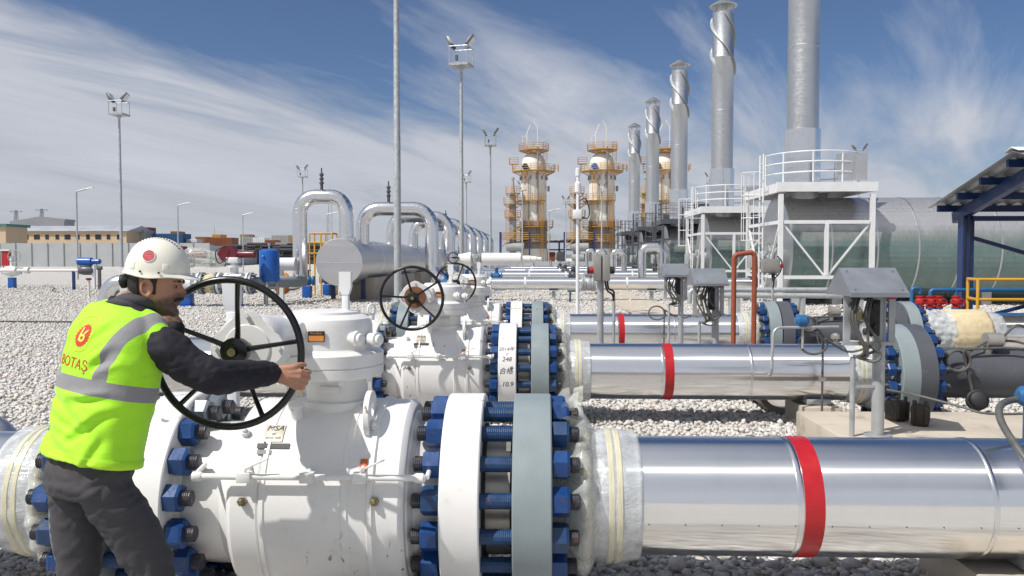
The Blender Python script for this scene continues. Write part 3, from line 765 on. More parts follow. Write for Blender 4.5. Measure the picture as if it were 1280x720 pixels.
valve = make_valve(); line = make_pipeline(); meter = make_meter(); meter.location = (0, ROWS[1][1], 0)
line.location = (ROWS[0][0] + 1, ROWS[0][1], 0)
inlet = make_inlet(); inl2 = copy_tree(inlet); inl3 = copy_tree(inlet)
jacketed(inlet, -5.2, -1.27, (-2.9,))
inl2.location = (ROWS[1][0] - LX, ROWS[1][1], 0); inl2['label'] = 'silver inlet pipe behind the handwheel the worker holds, joined to the middle valve'
inl3.location = (ROWS[2][0] - LX, ROWS[2][1], 0); inl3['label'] = 'silver inlet pipe with a thicker sleeve and a bend, joined to the rear valve'
def bent_jacket(root, xe, r=.286, sleeve=None):
    b = MB(); b.tube(bend([(-1.27, 0, AX), (xe, 0, AX), (xe, 0, -.4)], .62, 7), r, 48); j = b.build('pipe_jacket', M['alu'], root, ang=9)
    if sleeve:
        b = MB(); b.lathe([(sleeve[0], r), (sleeve[0], r + .05), (sleeve[1], r + .05), (sleeve[1], r)], (0, 0, AX), n=64); b.build('sleeve', M['alu'], root)
bent_jacket(inl2, -3.5, sleeve=(-2.62, -2.25)); bent_jacket(inl3, -3.0, sleeve=(-2.42, -1.75))

VL = ['white ball valve in the middle row, rusty ring behind its black handwheel', 'white ball valve farthest back of the three, with the smallest looking handwheel']
LL = ['shiny silver pipeline in the middle row with a narrow looking red band', 'silver pipeline farthest back of the three red-banded ones, partly behind instrument posts']
valves = [valve]
for i in (1, 2):
    v = dup(valve, (ROWS[i][0], ROWS[i][1], 0), VL[i - 1]); valves.append(v)
    for c in v.children:
        if c.name.startswith('handwheel'): c.rotation_euler = (0, R(-22 if i == 1 else 14), 0)
    dup(line, (ROWS[i][0] + 1, ROWS[i][1], 0), LL[i - 1])
m2 = dup(meter, (0, ROWS[2][1], 0), 'dark grey meter pipe between two flange pairs of the rear pipeline')
make_outlet()
# rust ring of the middle valve, marker writing on its flange
b = MB(); b.lathe([(.0, .04), (.0, .105), (.012, .10), (.013, .04)], (-.23, -.626, AX + .79), (0, -1, 0), n=32); b.build('rusted_cover', mat('rusted_cover', (.22, .09, .04), .7, var=.4, vs=20), valves[1])
fl = [c for c in valves[1].children if c.name.startswith('end_flange') and c.data.vertices[0].co.x > 0][0]
for tx, s, a in (('2014年', .052, 33), (',', .05, 28), ('248', .062, 20.5), ('合格', .068, 7), ('.10.9', .066, -8)):
    me = text_mesh(tx, s, 'marker_writing', M['inkfaded'], shear=.2); wrap(me, .492, .645 + random.uniform(-.006, .006), R(a)); link_mesh('marker_writing', me, fl)
# garland of thin yellow-green wire over the rear flange joint
b = MB(); b.tube([(-.50 + .02 * k, 12.85 - .30 - .004 * (k % 5), AX + .40 + .018 * math.sin(k * 1.9) - .0009 * k) for k in range(32)], .004, 6)
tag(b.build('wire', mat('yellow_green_wire', (.40, .42, .06), .5)), 'thin zigzag yellow green wire strung across the rear valve flanges', 'wire')
# ------------------------------------------------------------------ things standing between and right of the pipelines
def plinth(label, x0, x1, y0, y1, h, m='concrete', joints=()):
    b = MB(); b.box(((x0 + x1) / 2, (y0 + y1) / 2, h / 2 - .05), (x1 - x0, y1 - y0, h + .1), bev=.012)
    o = b.build('concrete_plinth', M[m]); tag(o, label, 'plinth')
    return o
plinth('broad pale concrete plinth right, carrying the hooded post and rusty clamps', 2.27, 5.4, 5.5, 7.25, .34)
for (i, lab) in ((0, 'low concrete support under the nearest silver pipeline at the bottom right'), (1, 'low concrete support under the middle silver pipeline near its right end')):
    y = ROWS[i][1]; x0, x1 = (2.05, 2.75) if i == 0 else (2.62, 3.0)
    b = MB(); b.box(((x0 + x1) / 2, y, .08), (x1 - x0, .8 if i == 0 else .6, .26), bev=.012)
    q = b.build('pipe_support', M['concrete']); tag(q, lab, 'pipe support')
    b = MB(); b.box(((x0 + x1) / 2, y, .245), (.24, .42, .055), bev=.006); b.build('bearing_plate', M['galv'], q)
# half pipe gutter lying behind the middle pipeline
b = MB(); n = 16; c = at(968, 522, 9.2)
prof = [(math.cos(PI * k / n), math.sin(PI * k / n)) for k in range(n + 1)]
ol = [V((c.x + .27 * x, 8.85, .25 - .24 * z)) for x, z in prof] + [V((c.x + .21 * x, 8.85, .25 - .18 * z)) for x, z in reversed(prof)]
b.prism(ol, (0, .9, 0)); tag(b.build('gutter_section', M['concrete2']), 'grey half round concrete gutter lying on gravel behind the red frame', 'gutter')

# red oxide pipe stand
t = thing('guard_frame', 'rust red inverted U pipe frame on a low braced base behind the middle pipeline', 'frame', (at(928, 500, 9.75).x, 9.75, 0))
b = MB(); b.tube(bend([(-.115, 0, .08), (-.115, 0, 1.72), (.125, 0, 1.76), (.125, 0, .08)], .05, 3), .030, 14); b.build('bent_pipe', M['oxide'], t)
b = MB(); b.bar((-.40, -.12, .13), (.55, -.12, .13), .07, .06); b.build('base_beam', M['oxide'], t)
b = MB(); b.bar((-.36, .25, .13), (.52, .25, .13), .06, .05); b.build('base_beam', M['oxide'], t)
for s in (-1, 1):
    b = MB(); b.bar((s * .42 + .07, -.10, .15), (s * .12, 0, .48), .045, .045); b.build('brace', M['oxide'], t)
    b = MB(); b.bar((s * .38 + .07, -.12, .05), (s * .38 + .07, .26, .05), .07, .10); b.build('foot', M['oxide'], t)

# hooded instrument posts
def hood_post(label, loc, h, sc=1.0, seed=0):
    t = thing('instrument_post', label, 'instrument post', loc, 0, 'hooded instrument posts')
    rnd = random.Random(seed); z1 = h; w = .21 * sc; d = .25 * sc; ez = z1 - .18 * sc; px = .10 * sc
    b = MB(); b.cyl((px, 0, 0), (px, 0, ez + .06), .045 * sc, n=20); b.cyl((px, 0, 0), (px, 0, .012), .10 * sc, n=20); b.build('post', M['galv'], t)
    b = MB(); th = .004
    for s in (-1, 1): b.prism([(-w, 0, z1), (w, 0, z1), (w, s * d, ez), (-w, s * d, ez)], (0, s * th * .6, th))
    for s in (-1, 1): b.box((0, s * d, ez - .012), (2 * w, .006, .03))
    for s in (-1, 1): b.prism([(s * (w - .004), -d, ez - .022), (s * (w - .004), d, ez - .022), (s * (w - .004), d, ez), (s * (w - .004), 0, z1 - .004), (s * (w - .004), -d, ez)], (s * .003, 0, 0))
    for k in range(4): b.cyl((w * (-.8 if k % 2 else .8), -d * (.2 if k < 2 else .9), (z1 if k < 2 else ez) + (-.018 if k < 2 else .034) * sc), (w * (-.8 if k % 2 else .8), -d * (.2 if k < 2 else .9), (z1 if k < 2 else ez) + (-.01 if k < 2 else .026) * sc), .006, n=8)
    b.build('rain_hood', M['galvsheet'], t, ang=20)
    b = MB(); bz = ez - .37 * sc
    for s in (-1, 1): b.box((s * .165 * sc, -.06 * sc, (ez + bz) / 2 + .02), (.048 * sc, .022 * sc, ez - bz + .05))
    b.box((0, -.062 * sc, bz - .012), (.40 * sc, .03 * sc, .028 * sc)); b.box((0, -.03 * sc, ez - .04), (.36 * sc, .03 * sc, .03 * sc))
    b.build('bracket', M['galv'], t)
    b = MB(); b.box((.035 * sc, -.05 * sc, ez - .19 * sc), (.075 * sc, .07 * sc, .27 * sc), bev=.006); b.box((.035 * sc, -.09 * sc, ez - .10 * sc), (.05 * sc, .03 * sc, .05 * sc), bev=.004); b.cyl((.035 * sc, -.085 * sc, ez - .25 * sc), (.035 * sc, -.12 * sc, ez - .25 * sc), .02 * sc, n=14); b.build('terminal_block', M['rubber'], t)
    b = MB(); b.cyl((-.09 * sc, -.10 * sc, ez - .17 * sc), (-.09 * sc, -.02, ez - .17 * sc), .035 * sc, n=16); b.tube([(-.09 * sc, -.08 * sc, ez - .12 * sc), (-.09 * sc, -.08 * sc, ez - .28 * sc)], .012 * sc, 8); b.cyl((-.05 * sc, -.09 * sc, ez - .2 * sc), (-.02 * sc, -.09 * sc, ez - .2 * sc), .014 * sc, n=10); b.build('gauge_valve', M['brass'], t)
    b = MB(); b.tube([(.12 * sc, -.10 * sc, ez - .035), (.165 * sc, -.13 * sc, ez - .028)], [.014 * sc, .020 * sc], 10); b.build('red_handle', M['redpaint'], t)
    b = MB(); b.cyl((-.10 * sc, -.02, 0), (-.10 * sc, -.02, bz - .12 * sc), .019 * sc, n=14); b.box((0, -.02, bz - .34 * sc), (.20 * sc, .02, .02 * sc)); b.build('side_pipe', M['galv'], t)
    b = MB()
    for k in range(5):
        x0 = rnd.uniform(-.12, .06) * sc; b.tube(spline([(x0, -.07 * sc, ez - .02), (x0 - .05 * sc, -.12 * sc, ez - .2 * sc), (x0 + rnd.uniform(-.05, .09) * sc, -.12 * sc, bz - rnd.uniform(.02, .1) * sc), (-.10 * sc + .012 * k * sc, -.03, bz - .12 * sc)], 6), .011 * sc, 8)
    b.tube(spline([(-.10 * sc, -.03, bz - .11 * sc), (.02 * sc, -.12 * sc, bz - .14 * sc), (.06 * sc, -.12 * sc, bz - .08 * sc), (-.05 * sc, -.1 * sc, bz)], 6), .012 * sc, 8)
    b.build('cable', M['conduit'], t)
    return t
hood_post('large hooded instrument post in front of the dark grey meter pipe, on the concrete plinth', (2.47, 6.25, .34), 1.27, 1.0, 1)
a = at(888, 500, 10.4); hood_post('small hooded instrument post left of the rust red frame', (a.x - .05, 10.4, 0), 1.55, 1.02, 2)
a = at(847, 500, 11.7); hood_post('smallest hooded instrument post, left of its twin with the wider hood', (a.x - .05, 11.7, 0), 1.60, .86, 3)
# post with twin boxes and lamps
a = at(750, 500, 10.4)
t = thing('signal_post', 'galvanised post with two grey boxes and a red and a black lamp', 'post', (a.x, 10.4, 0))
b = MB(); b.cyl((0, 0, 0), (0, 0, 1.72), .042, n=18); b.cyl((0, 0, 0), (0, 0, .012), .11, n=18); b.build('post', M['galv'], t)
for x in (-.045, .065):
    b = MB(); b.box((x, -.06, 1.56), (.095, .10, .33), bev=.008); b.build('junction_box', M['steelgate'], t)
b = MB(); b.cyl((-.09, -.06, 1.53), (-.15, -.06, 1.53), .045, n=16); b.build('red_lamp', M['redpaint'], t)
b = MB(); b.cyl((.112, -.06, 1.53), (.17, -.06, 1.53), .045, n=16); b.cyl((-.15, -.06, 1.53), (-.17, -.06, 1.53), .045, n=16); b.build('black_lamp', M['rubber'], t)
b = MB(); b.cyl((.17, 0, 0), (.17, 0, 1.2), .018, n=12); b.box((.09, 0, 1.15), (.2, .02, .02)); b.build('side_pipe', M['galv'], t)
b = MB(); b.tube(spline([(.08, -.06, 1.40), (.10, -.06, 1.3), (.165, -.03, 1.26), (.17, 0, 1.17)], 6), .012, 8); b.tube(spline([(.05, -.06, 1.40), (.08, -.06, 1.28), (.15, -.03, 1.22), (.17, 0, 1.12)], 6), .012, 8); b.build('cable', M['rubber'], t)
# junction box on a thin post
a = at(963, 335, 15)
t = thing('junction_post', 'square grey junction box on a thin post in front of the white ladder', 'junction box', (a.x, 15, 0))
b = MB(); b.cyl((.05, .02, 0), (.05, .02, 1.45), .022, n=12); b.build('post', M['galv'], t)
b = MB(); b.box((0, 0, 1.54), (.31, .14, .26), bev=.008); b.box((0, -.075, 1.54), (.27, .012, .22), bev=.003); b.build('box', M['steelgate'], t)
b = MB(); b.tube(spline([(.03, 0, 1.42), (.04, -.03, 1.3), (.16, -.03, 1.42), (.20, -.02, 1.60), (.12, 0, 1.72)], 6), .013, 8); b.tube(spline([(.07, 0, 1.42), (.06, -.02, 1.25), (.05, 0, 1.15)], 5), .014, 8); b.build('cable', M['rubber'], t)
b = MB(); b.cyl((.20, -.02, 1.5), (.20, -.02, 1.57), .03, n=10); b.build('red_lamp', M['redpaint'], t)
# looped capillary tubes on the two rear pipelines
def capillary(label, x, Y, flip=1):
    t = thing('capillary_tube', label, 'tube', (x, Y, 0))
    b = MB(); pts = [(.0, 0, 0), (.0, 0, .62), (0, 0, .78)]
    for k in range(14): q = 2 * PI * k / 12 + PI; pts.append((.12 * flip + .12 * flip * math.cos(q), -.01 * k, .86 - .10 * math.sin(q)))
    pts += [(-.22 * flip, -.05, .78), (-.42 * flip, -.05, .82), (-.5 * flip, 0, AX + .29)]
    b.tube(spline(pts, 4), .0115, 8); b.build('looped_tube', M['conduit'], t)
    b = MB(); b.cyl((0, 0, 0), (0, 0, .02), .04, n=12); b.build('foot', M['steelgate'], t); b = MB(); b.cyl((-.5 * flip, 0, AX + .27), (-.5 * flip, 0, AX + .40), .025, n=12); b.build('boss', M['steelgate'], t); b = MB(); b.box((0, 0, .5), (.06, .03, .04)); b.build('clip', M['steelgate'], t)
capillary('thin looped steel tube in front of the middle pipeline at its right end', at(1028, 470, 8.05).x, 8.05, -1)
capillary('thin looped steel tube in front of the rear pipeline beside the smaller hooded post', at(830, 420, 12.4).x, 12.4, -1)
# bent sensing line crossing over the middle pipeline
t = thing('sensing_line', 'bent steel sensing line with blue transmitter in front of the rear flanges', 'tube', (at(985, 430, 8.1).x, 8.1, 0))
b = MB(); b.tube(bend([(-.18, 0, AX + .02), (-.22, -.22, AX + .05), (-.20, -.20, AX + .50), (.45, -.1, AX + .50)], .08, 6), .014, 10); b.tube([(.1, -.13, AX + .5), (.1, -.13, AX + .29)], .012, 8); b.build('bent_tube', M['galv'], t)
b = MB(); b.lathe([(0, .03), (.03, .06), (.10, .06), (.13, .03)], (.02, -.14, AX + .56), (1, 0, 0), n=18); b.cyl((.085, -.14, AX + .5), (.085, -.14, AX + .56), .022, n=10); b.build('transmitter', M['pipeblue'], t)
b = MB(); b.lathe([(0, .02), (.02, .045), (.05, .045), (.06, .02), (.10, .02)], (.42, -.11, AX + .44), (0, 0, -1), n=14); b.build('needle_valve', M['steelgate'], t)
# flexible hose at the right edge, above the nearest pipe
t = thing('flexible_hose', 'grey armoured hose from a blue transmitter bending down at the right edge', 'hose', (0, 0, 0))
p = [at(1300, 600, 3.62), at(1272, 560, 3.75), at(1252, 528, 3.9), at(1250, 508, 4.0), at(1266, 500, 4.1), at(1290, 500, 4.1)]
b = MB(); b.tube(spline(p, 8), .017, 12); b.build('hose', M['conduit'], t)
b = MB(); q = at(1285, 495, 4.1); b.lathe([(0, .03), (.02, .05), (.10, .05), (.12, .03)], q - V((.05, 0, 0)), (1, 0, 0), n=18); b.cyl(q, q - V((0, 0, .5)), .02, n=12); b.build('transmitter', M['pipeblue'], t)
b = MB(); p = [at(1108, 487, 6.1), at(1150, 495, 6.0), at(1200, 508, 5.8), at(1235, 517, 5.7), at(1300, 517, 5.7)]
b.tube(spline(p, 6), .0085, 8); tag(b.build('cable_conduit', M['conduit']), 'thin grey conduit slanting from the hooded post across the plinth', 'conduit')
# rusty pipe clamps lying on the plinth
def clamps(x, y, label, rz):
    t = thing('pipe_clamp', label, 'clamp', (x, y, .34), rz, 'rusty clamps on the plinth'); t.scale = (.85, .85, .95)
    b = MB(); b.box((0, 0, .09), (.15, .17, .17), bev=.012); b.build('clamp_block', M['rustdark'], t)
    b = MB(); b.lathe([(0, .055), (.005, .062), (.16, .062), (.165, .055)], (-.082, 0, .10), (1, 0, 0), n=20); b.build('jaw_ring', M['rubber'], t)
    for s in (-1, 1):
        for yy, zz_ in ((-.06, .215), (.06, .20)):
            b = MB(); b.cyl((s * .05, yy, .15), (s * .05, yy, zz_), .016, n=6); b.build('clamp_bolt', M['rustdark'], t)
        b = MB(); b.box((s * .055, -.09, .10), (.02, .02, .14)); b.build('side_lug', M['rustdark'], t)
a = at(1138, 520, 6.7); clamps(a.x - .04, 6.86, 'rusty cast clamp on the plinth, upright and farther from the edge', .3)
clamps(a.x + .06, 6.66, 'rusty cast clamp on the plinth, tipped towards the camera', -.5)
# grey bent pipe end sticking up at the far left behind the nearest pipeline
b = MB(); a = at(0, 520, 5.6); b.tube(bend([(a.x - 1.2, 5.7, .45), (a.x - .02, 5.7, .45), (a.x - .02, 5.7, -.3)], .28, 7), .155, 28)
tag(b.build('bent_pipe', M['aludull']), 'dull grey bent pipe end rising from the gravel at the left edge', 'pipe')

# concrete path
b = MB(); b.box((3.55, 31, .0), (1.5, 36, .10)); b.box((2.74, 31, .02), (.12, 36, .14)); tag(b.build('concrete_path', M['concrete']), None, kind='structure')

# ------------------------------------------------------------------ line heaters
def hy(k): return 30.5 + 13.2 * k
def rail_path(mb, pts, h, closed=False, step=1.0, r=.024, n=3):
    pts = [V(p) for p in pts]
    for j in range(n):
        z = h * (j + 1) / n; mb.tube([p + V((0, 0, z)) for p in pts], r, 6, closed=closed)
    acc = 0
    for i in range(len(pts)):
        if i == 0 or acc >= step or i == len(pts) - 1: mb.cyl(pts[i], pts[i] + V((0, 0, h)), r, n=6); acc = 0
        if i + 1 < len(pts): acc += (pts[i + 1] - pts[i]).length
def ladder(mb, base, top, w=.45, cage=None, side=V((1, 0, 0)), out=V((0, -1, 0))):
    base = V(base); top = V(top)
    for s in (-.5, .5): mb.cyl(base + side * w * s, top + side * w * s, .028, n=6)
    n = int((top - base).length / .30)
    for i in range(1, n): p = base.lerp(top, i / n); mb.cyl(p - side * w * .5, p + side * w * .5, .014, n=5, caps=False)
    if cage:
        zs = [cage + i * .8 for i in range(int((top.z - cage) / .8) + 1)]
        hoop = lambda z: [V((base.x, base.y, z)) + side * (.38 * math.cos(a)) + out * (.15 + .55 * math.sin(a)) for a in [PI * k / 8 for k in range(9)]]
        for z in zs: mb.tube(hoop(z), .016, 5)
        for k in (1, 3, 4, 5, 7): mb.tube([hoop(z)[k] for z in zs], .014, 5)
def make_heater():
    t = thing('line_heater', 'nearest horizontal gas heater at right, silver with blue-green film, its stack cut by the top', 'heater', (8.76, hy(0), 0), 0, 'line heaters with tall stacks')
    r = 1.88; cz = 2.0
    sh = MB(); sh.lathe([(0, r - .30), (0, r - .02), (.02, r), (12.4, r), (12.4, r - .3)], (0, 0, 0), n=96)
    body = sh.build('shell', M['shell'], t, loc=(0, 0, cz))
    b = MB(); b.lathe([(-.06, 0.02), (-.06, r - .05), (-.05, r + .03), (.03, r + .03), (.03, r - .2)], (0, 0, cz), n=64); b.build('end_plate', M['stack'], t)
    for x in (1.35, 2.9, 4.3, 5.7, 7.1, 8.5, 9.9):
        b = MB(); b.lathe([(x, r), (x + .004, r + .012), (x + .06, r + .012), (x + .064, r)], (0, 0, cz), n=72, caps=False); b.build('band', M['aludull'], body, loc=(0, 0, -cz))
    for x in (1.8, 7, 11):
        b = MB(); b.box((x, 0, .32), (.35, 2.4, .75), bev=.02); b.build('saddle', M['galv'], t)
    b = MB(); b.lathe([(0, .50), (.0, .58), (.30, .60), (.32, .62), (.36, .62), (.38, .60)], (-.06, -.2, cz - .4), (-1, 0, 0), n=28); b.cyl((-.44, -.2, cz - .4), (-.9, -.2, cz - .4), .32, n=24); b.box((-.7, .5, cz - .4), (.4, .5, .6), bev=.03); b.build('burner', M['galv'], t)
    # stack with strakes and cap
    sx = .90; b = MB(); b.lathe([(cz + 1.5, .555), (9.3, .555), (9.31, .562), (9.36, .562), (9.37, .555), (12.1, .555), (12.11, .56), (12.15, .56), (12.16, .555), (14.45, .555), (14.45, .50)], (sx, 0, 0), (0, 0, 1), n=40)
    stk = b.build('stack', M['stack'], t)
    b = MB(); b.lathe([(4.25, .60), (4.25, .63), (6.35, .63), (6.37, .57)], (sx, 0, 0), (0, 0, 1), n=32); b.build('stack_sleeve', M['alu2'], stk)
    b = MB(); b.lathe([(14.80, .02), (14.80, .70), (14.84, .72), (15.2, .12), (15.25, .02)], (sx, 0, 0), (0, 0, 1), n=32)
    for k in range(6): a = PI / 3 * k; b.cyl((sx + .52 * math.cos(a), .52 * math.sin(a), 14.4), (sx + .52 * math.cos(a), .52 * math.sin(a), 14.82), .03, n=6)
    b.build('rain_cap', M['stack'], stk)
    for s in range(3):
        b = MB(); n = 44; vs = []; fs = []
        for i in range(n + 1):
            u = i / n; a = 2 * PI * (s / 3 + .62 * u) + .4; z = 14.3 - 3.0 * u
            for rr, dz in ((.55, -.018), (.675, -.018), (.675, .018), (.55, .018)): vs.append((sx + rr * math.cos(a), rr * math.sin(a), z + dz))
        for i in range(n):
            for q in range(4): w = (q + 1) % 4; fs.append((i * 4 + q, i * 4 + w, i * 4 + 4 + w, i * 4 + 4 + q))
        fs += [(3, 2, 1, 0), (n * 4, n * 4 + 1, n * 4 + 2, n * 4 + 3)]
        b.add(vs, fs); b.build('strake', M['galv'], stk)
    return t
def make_platform():
    t = thing('access_platform', 'white steel platform with ladder and railing around the nearest stack', 'platform', (8.76, hy(0), 0), 0, 'access platforms at the heaters')
    X0, X1, Y0, Y1, H = -.53, 2.55, -2.3, 2.0, 4.25; m = M['white2']
    for (x, y) in ((X0, Y0), (X1, Y0), (X0, Y1), (X1, Y1)):
        b = MB(); b.box((x, y, H / 2 - .2), (.145, .145, H - .4)); b.box((x, y, .1), (.4, .4, .2)); b.build('leg', m, t)
    b = MB()
    for y in (Y0, Y1): b.box(((X0 + X1) / 2, y, H - .16), (X1 - X0 + .3, .12, .32)); 
    for x in (X0, X1): b.box((x, (Y0 + Y1) / 2, H - .161), (.12, Y1 - Y0 - .122, .315))
    b.box(((X0 + X1) / 2, (Y0 + Y1) / 2, H - .03), (X1 - X0 - .13, Y1 - Y0 - .13, .05)); b.build('deck', m, t)
    b = MB()
    for z in (2.9, 1.02): b.bar((X0 + .1, Y0, z), (X1 - .1, Y0, z), .10, .12)
    b.bar((1.02, Y0, 2.84), (1.02, Y0, 1.08), .12, .12); b.bar((X0 + .12, Y0 + .02, 2.80), (.94, Y0 + .02, 1.1), .05, .06); b.bar((X1 - .12, Y0 + .02, 2.80), (1.10, Y0 + .02, 1.1), .05, .06)
    b.build('front_bracing', m, t)
    b = MB(); b.bar((X0, Y0 + .1, 2.9), (X0, Y1 - .1, 2.9), .10, .12); b.bar((X0, Y0 + .12, 2.8), (X0, -.2, .3), .07, .07); b.bar((X0, Y1 - .12, 2.8), (X0, -.2, .3), .07, .07); b.bar((X0, Y0, 1.02), (X0, Y1, 1.02), .10, .1); b.build('side_bracing', m, t)
    b = MB(); pts = []
    for k in range(33):
        a = R(-215 + 290 * k / 32); pts.append((1.10 + 1.62 * math.cos(a), -.3 + 1.75 * math.sin(a), H + .05))
    rail_path(b, pts, 1.05, step=.9, r=.026); b.build('railing', m, t)
    b = MB(); b.box((2.1, -1.6, H + .58), (1.05, .04, .92)); b.build('screen_panel', M['aludull'], t)
    b = MB(); ladder(b, (X0 - .28, -.9, .0), (X0 - .28, -.9, H + 1.1), cage=2.3, side=V((0, 1, 0)), out=V((-1, 0, 0))); b.build('ladder', m, t)
    return t
heater = make_heater(); plat = make_platform()
HL = ['second gas heater from the right, its capped stack just under the top edge', 'third gas heater from the right, capped stack beside the rearmost tower', 'fourth gas heater from the right, second shortest looking stack', 'farthest gas heater, with the shortest looking stack']
PL = ['white steel platform around the second stack from the right', 'dark grey steel platform around the third stack from the right', 'dark grey steel platform around the fourth stack from the right', 'dark grey steel platform around the farthest stack']
dk = {}
for k in range(1, 5):
    dup(heater, (8.76, hy(k), 0), HL[k - 1])
    p = dup(plat, (8.76, hy(k), 0), PL[k - 1])
    if k >= 2:
        for c in p.children:
            key = c.data.name
            if key not in dk: dk[key] = c.data.copy(); dk[key].materials[0] = M['dkgrey']
            c.data = dk[key]
# twin loops of pipe in front of the heaters
def loop_pipe(label, x, Y, w, h, r, m='alu2'):
    b = MB(); b.tube(bend([(x - w / 2, Y, -.2), (x - w / 2, Y, h), (x + w / 2, Y, h), (x + w / 2, Y, -.2)], .30, 6), r, 32)
    o = b.build('loop_pipe', M[m], None, ang=9); tag(o, label, 'pipe', 'silver gas loops before the heaters'); return o
loop_pipe('broad silver pipe loop left of the second heater from the right', at(815, 320, 40).x, 40, .95, 2.2, .20)
loop_pipe('silver pipe loop behind and left of the broad one', at(773, 320, 54).x, 54, .75, 2.1, .19)
loop_pipe('small silver pipe loop near the white camera mast', at(751, 320, 66).x, 66, .7, 2.2, .19)
loop_pipe('smallest silver pipe loop, farthest from the camera', at(738, 320, 80).x, 80, .7, 2.4, .19)

# ------------------------------------------------------------------ silver lines running across behind the valves
LY = [32, 46, 60, 74]
def make_line(k, label):
    Y = LY[k]; x0 = -2.6; t = thing('transfer_pipe', label, 'pipeline', (0, Y, 0), 0, 'silver transfer pipes to the heaters')
    z = CAM_Z - 32.5 * 32 / 1024; r = .24; vx = 1.95
    b = MB(); b.cyl((x0, 0, z), (vx - .28, 0, z), r, n=40); j = b.build('pipe_jacket', M['alu'], t)
    b = MB(); b.cyl((vx + .28, 0, z), (8.4, 0, z), r, n=40); b.build('pipe_jacket', M['alu'], t)
    for x in (-.55, 1.5, 3.4, 5.2):
        b = MB(); b.cyl((x, 0, z), (x + .07, 0, z), r + .012, n=40); b.build('jacket_band', M['white2'], j)
    b = MB()
    for s in (-1, 1): b.cyl((vx + s * .28, 0, z), (vx + s * .20, 0, z), .29, n=28); b.cyl((vx + s * .18, 0, z), (vx + s * .11, 0, z), .29, n=28)
    b.lathe([(-.2, .18), (-.12, .25), (0, .28), (.12, .25), (.2, .18)], (vx, 0, z), n=28); b.cyl((vx, 0, z), (vx, 0, z + .50), .13, n=20); b.cyl((vx, 0, z + .36), (vx, 0, z + .44), .20, n=20); b.build('globe_valve', M['dkgrey'] if k else M['galv'], t)
    b = MB(); b.tube([(vx + .17 * math.cos(a), .17 * math.sin(a), z + .60) for a in [2 * PI * q / 20 for q in range(20)]], .016, 8, closed=True); b.cyl((vx, 0, z + .5), (vx, 0, z + .62), .02, n=8); b.box((vx, 0, z + .60), (.34, .02, .014)); b.build('handwheel', M['dkgrey'], t)
    for x in (-2.0, .6, 4.4, 7):
        b = MB(); b.box((x, 0, (z - r) / 2), (.14, .14, z - r)); b.box((x, 0, z - r - .02), (.34, .34, .04)); b.box((x, 0, .03), (.36, .36, .06)); b.build('pipe_stand', M['navy'] if x < 0 else M['galv'], t)
    return t
for k, lab in enumerate(['nearest silver transfer pipe crossing behind the valves towards the first heater', 'second silver transfer pipe, just above the nearest in the picture', 'third silver transfer pipe, a thin line behind the second', 'farthest silver transfer pipe in front of the far fence']): make_line(k, lab)
for (px, py, Y, lab) in ((717, 372, 30.5, 'small dark blue steel stand under the grey globe valve'),):
    a = at(px, py, Y); t = thing('steel_stand', lab, 'stand', (a.x, Y, 0))
    b = MB()
    for s in (-1, 1): b.box((s * .13, 0, .22), (.06, .06, .44))
    b.build('leg', M['navy'], t); b = MB(); b.box((0, 0, .45), (.46, .22, .06)); b.build('top_plate', mat('green_plate', (.02, .10, .08), .5), t)
# low service pipes right of the path
t = thing('service_pipe', 'low grey service pipe with bent ends on the path beside the posts', 'pipe', (0, 24, 0))
b = MB(); b.tube(bend([(4.4, 0, .35), (4.4, 0, .75), (9.5, 0, .75)], .15, 5), .075, 16); b.tube(bend([(4.75, -.8, .25), (4.75, -.8, .62), (9.5, -.8, .62)], .15, 5), .075, 16); b.build('bent_pipe', M['galv'], t)
for x in (5.6, 7.4, 9):
    b = MB(); b.box((x, -.4, .28), (.08, 1.1, .55)); b.build('support', M['galv'], t)
# ------------------------------------------------------------------ blue canopy, blue manifold, yellow railing
t = thing('canopy', 'blue steel canopy with sloping corrugated roof at the right edge', 'canopy', (0, 0, 0))
XL = 7.33; sl = (3.32 - 2.62) / (15.7 - 13.0)
def roof_z(y): return 3.32 - sl * abs(y - 13.0)
for (y0, y1) in ((13.0, 15.75), (13.0, 10.25)):
    b = MB(); n = 92; vs = []; fs = []
    for i in range(n + 1):
        x = XL + 6.4 * i / n; dz = .018 * (1 if (i // 2) % 2 else -1)
        for y in (y0, y1):
            for th in (0, .004): vs.append((x, y, roof_z(y) + dz + .03 + th))
    for i in range(n):
        o = i * 4; q = o + 4; fs += [(o, o + 2, q + 2, q), (o + 1, q + 1, q + 3, o + 3), (o, q, q + 1, o + 1), (o + 2, o + 3, q + 3, q + 2)]
    fs += [(0, 1, 3, 2), (n * 4, n * 4 + 2, n * 4 + 3, n * 4 + 1)]
    b.add(vs, fs); b.build('roof_sheet', M['galv'], t, ang=20)
b = MB(); b.prism([(XL - .02, 12.8, roof_z(12.8) + .06), (XL - .02, 13, roof_z(13) + .07), (XL - .02, 13.2, roof_z(13.2) + .06), (XL - .02, 13.0, roof_z(13) + .085)], (6.5, 0, 0)); b.build('ridge_cap', M['white2'], t)
for y in (15.55, 14.85, 14.1, 13.3, 12.7, 11.9, 11.1, 10.5):
    b = MB(); b.box((XL + 3.15, y, roof_z(y) - .058), (6.1, .07, .12)); b.build('purlin', M['navy'], t)
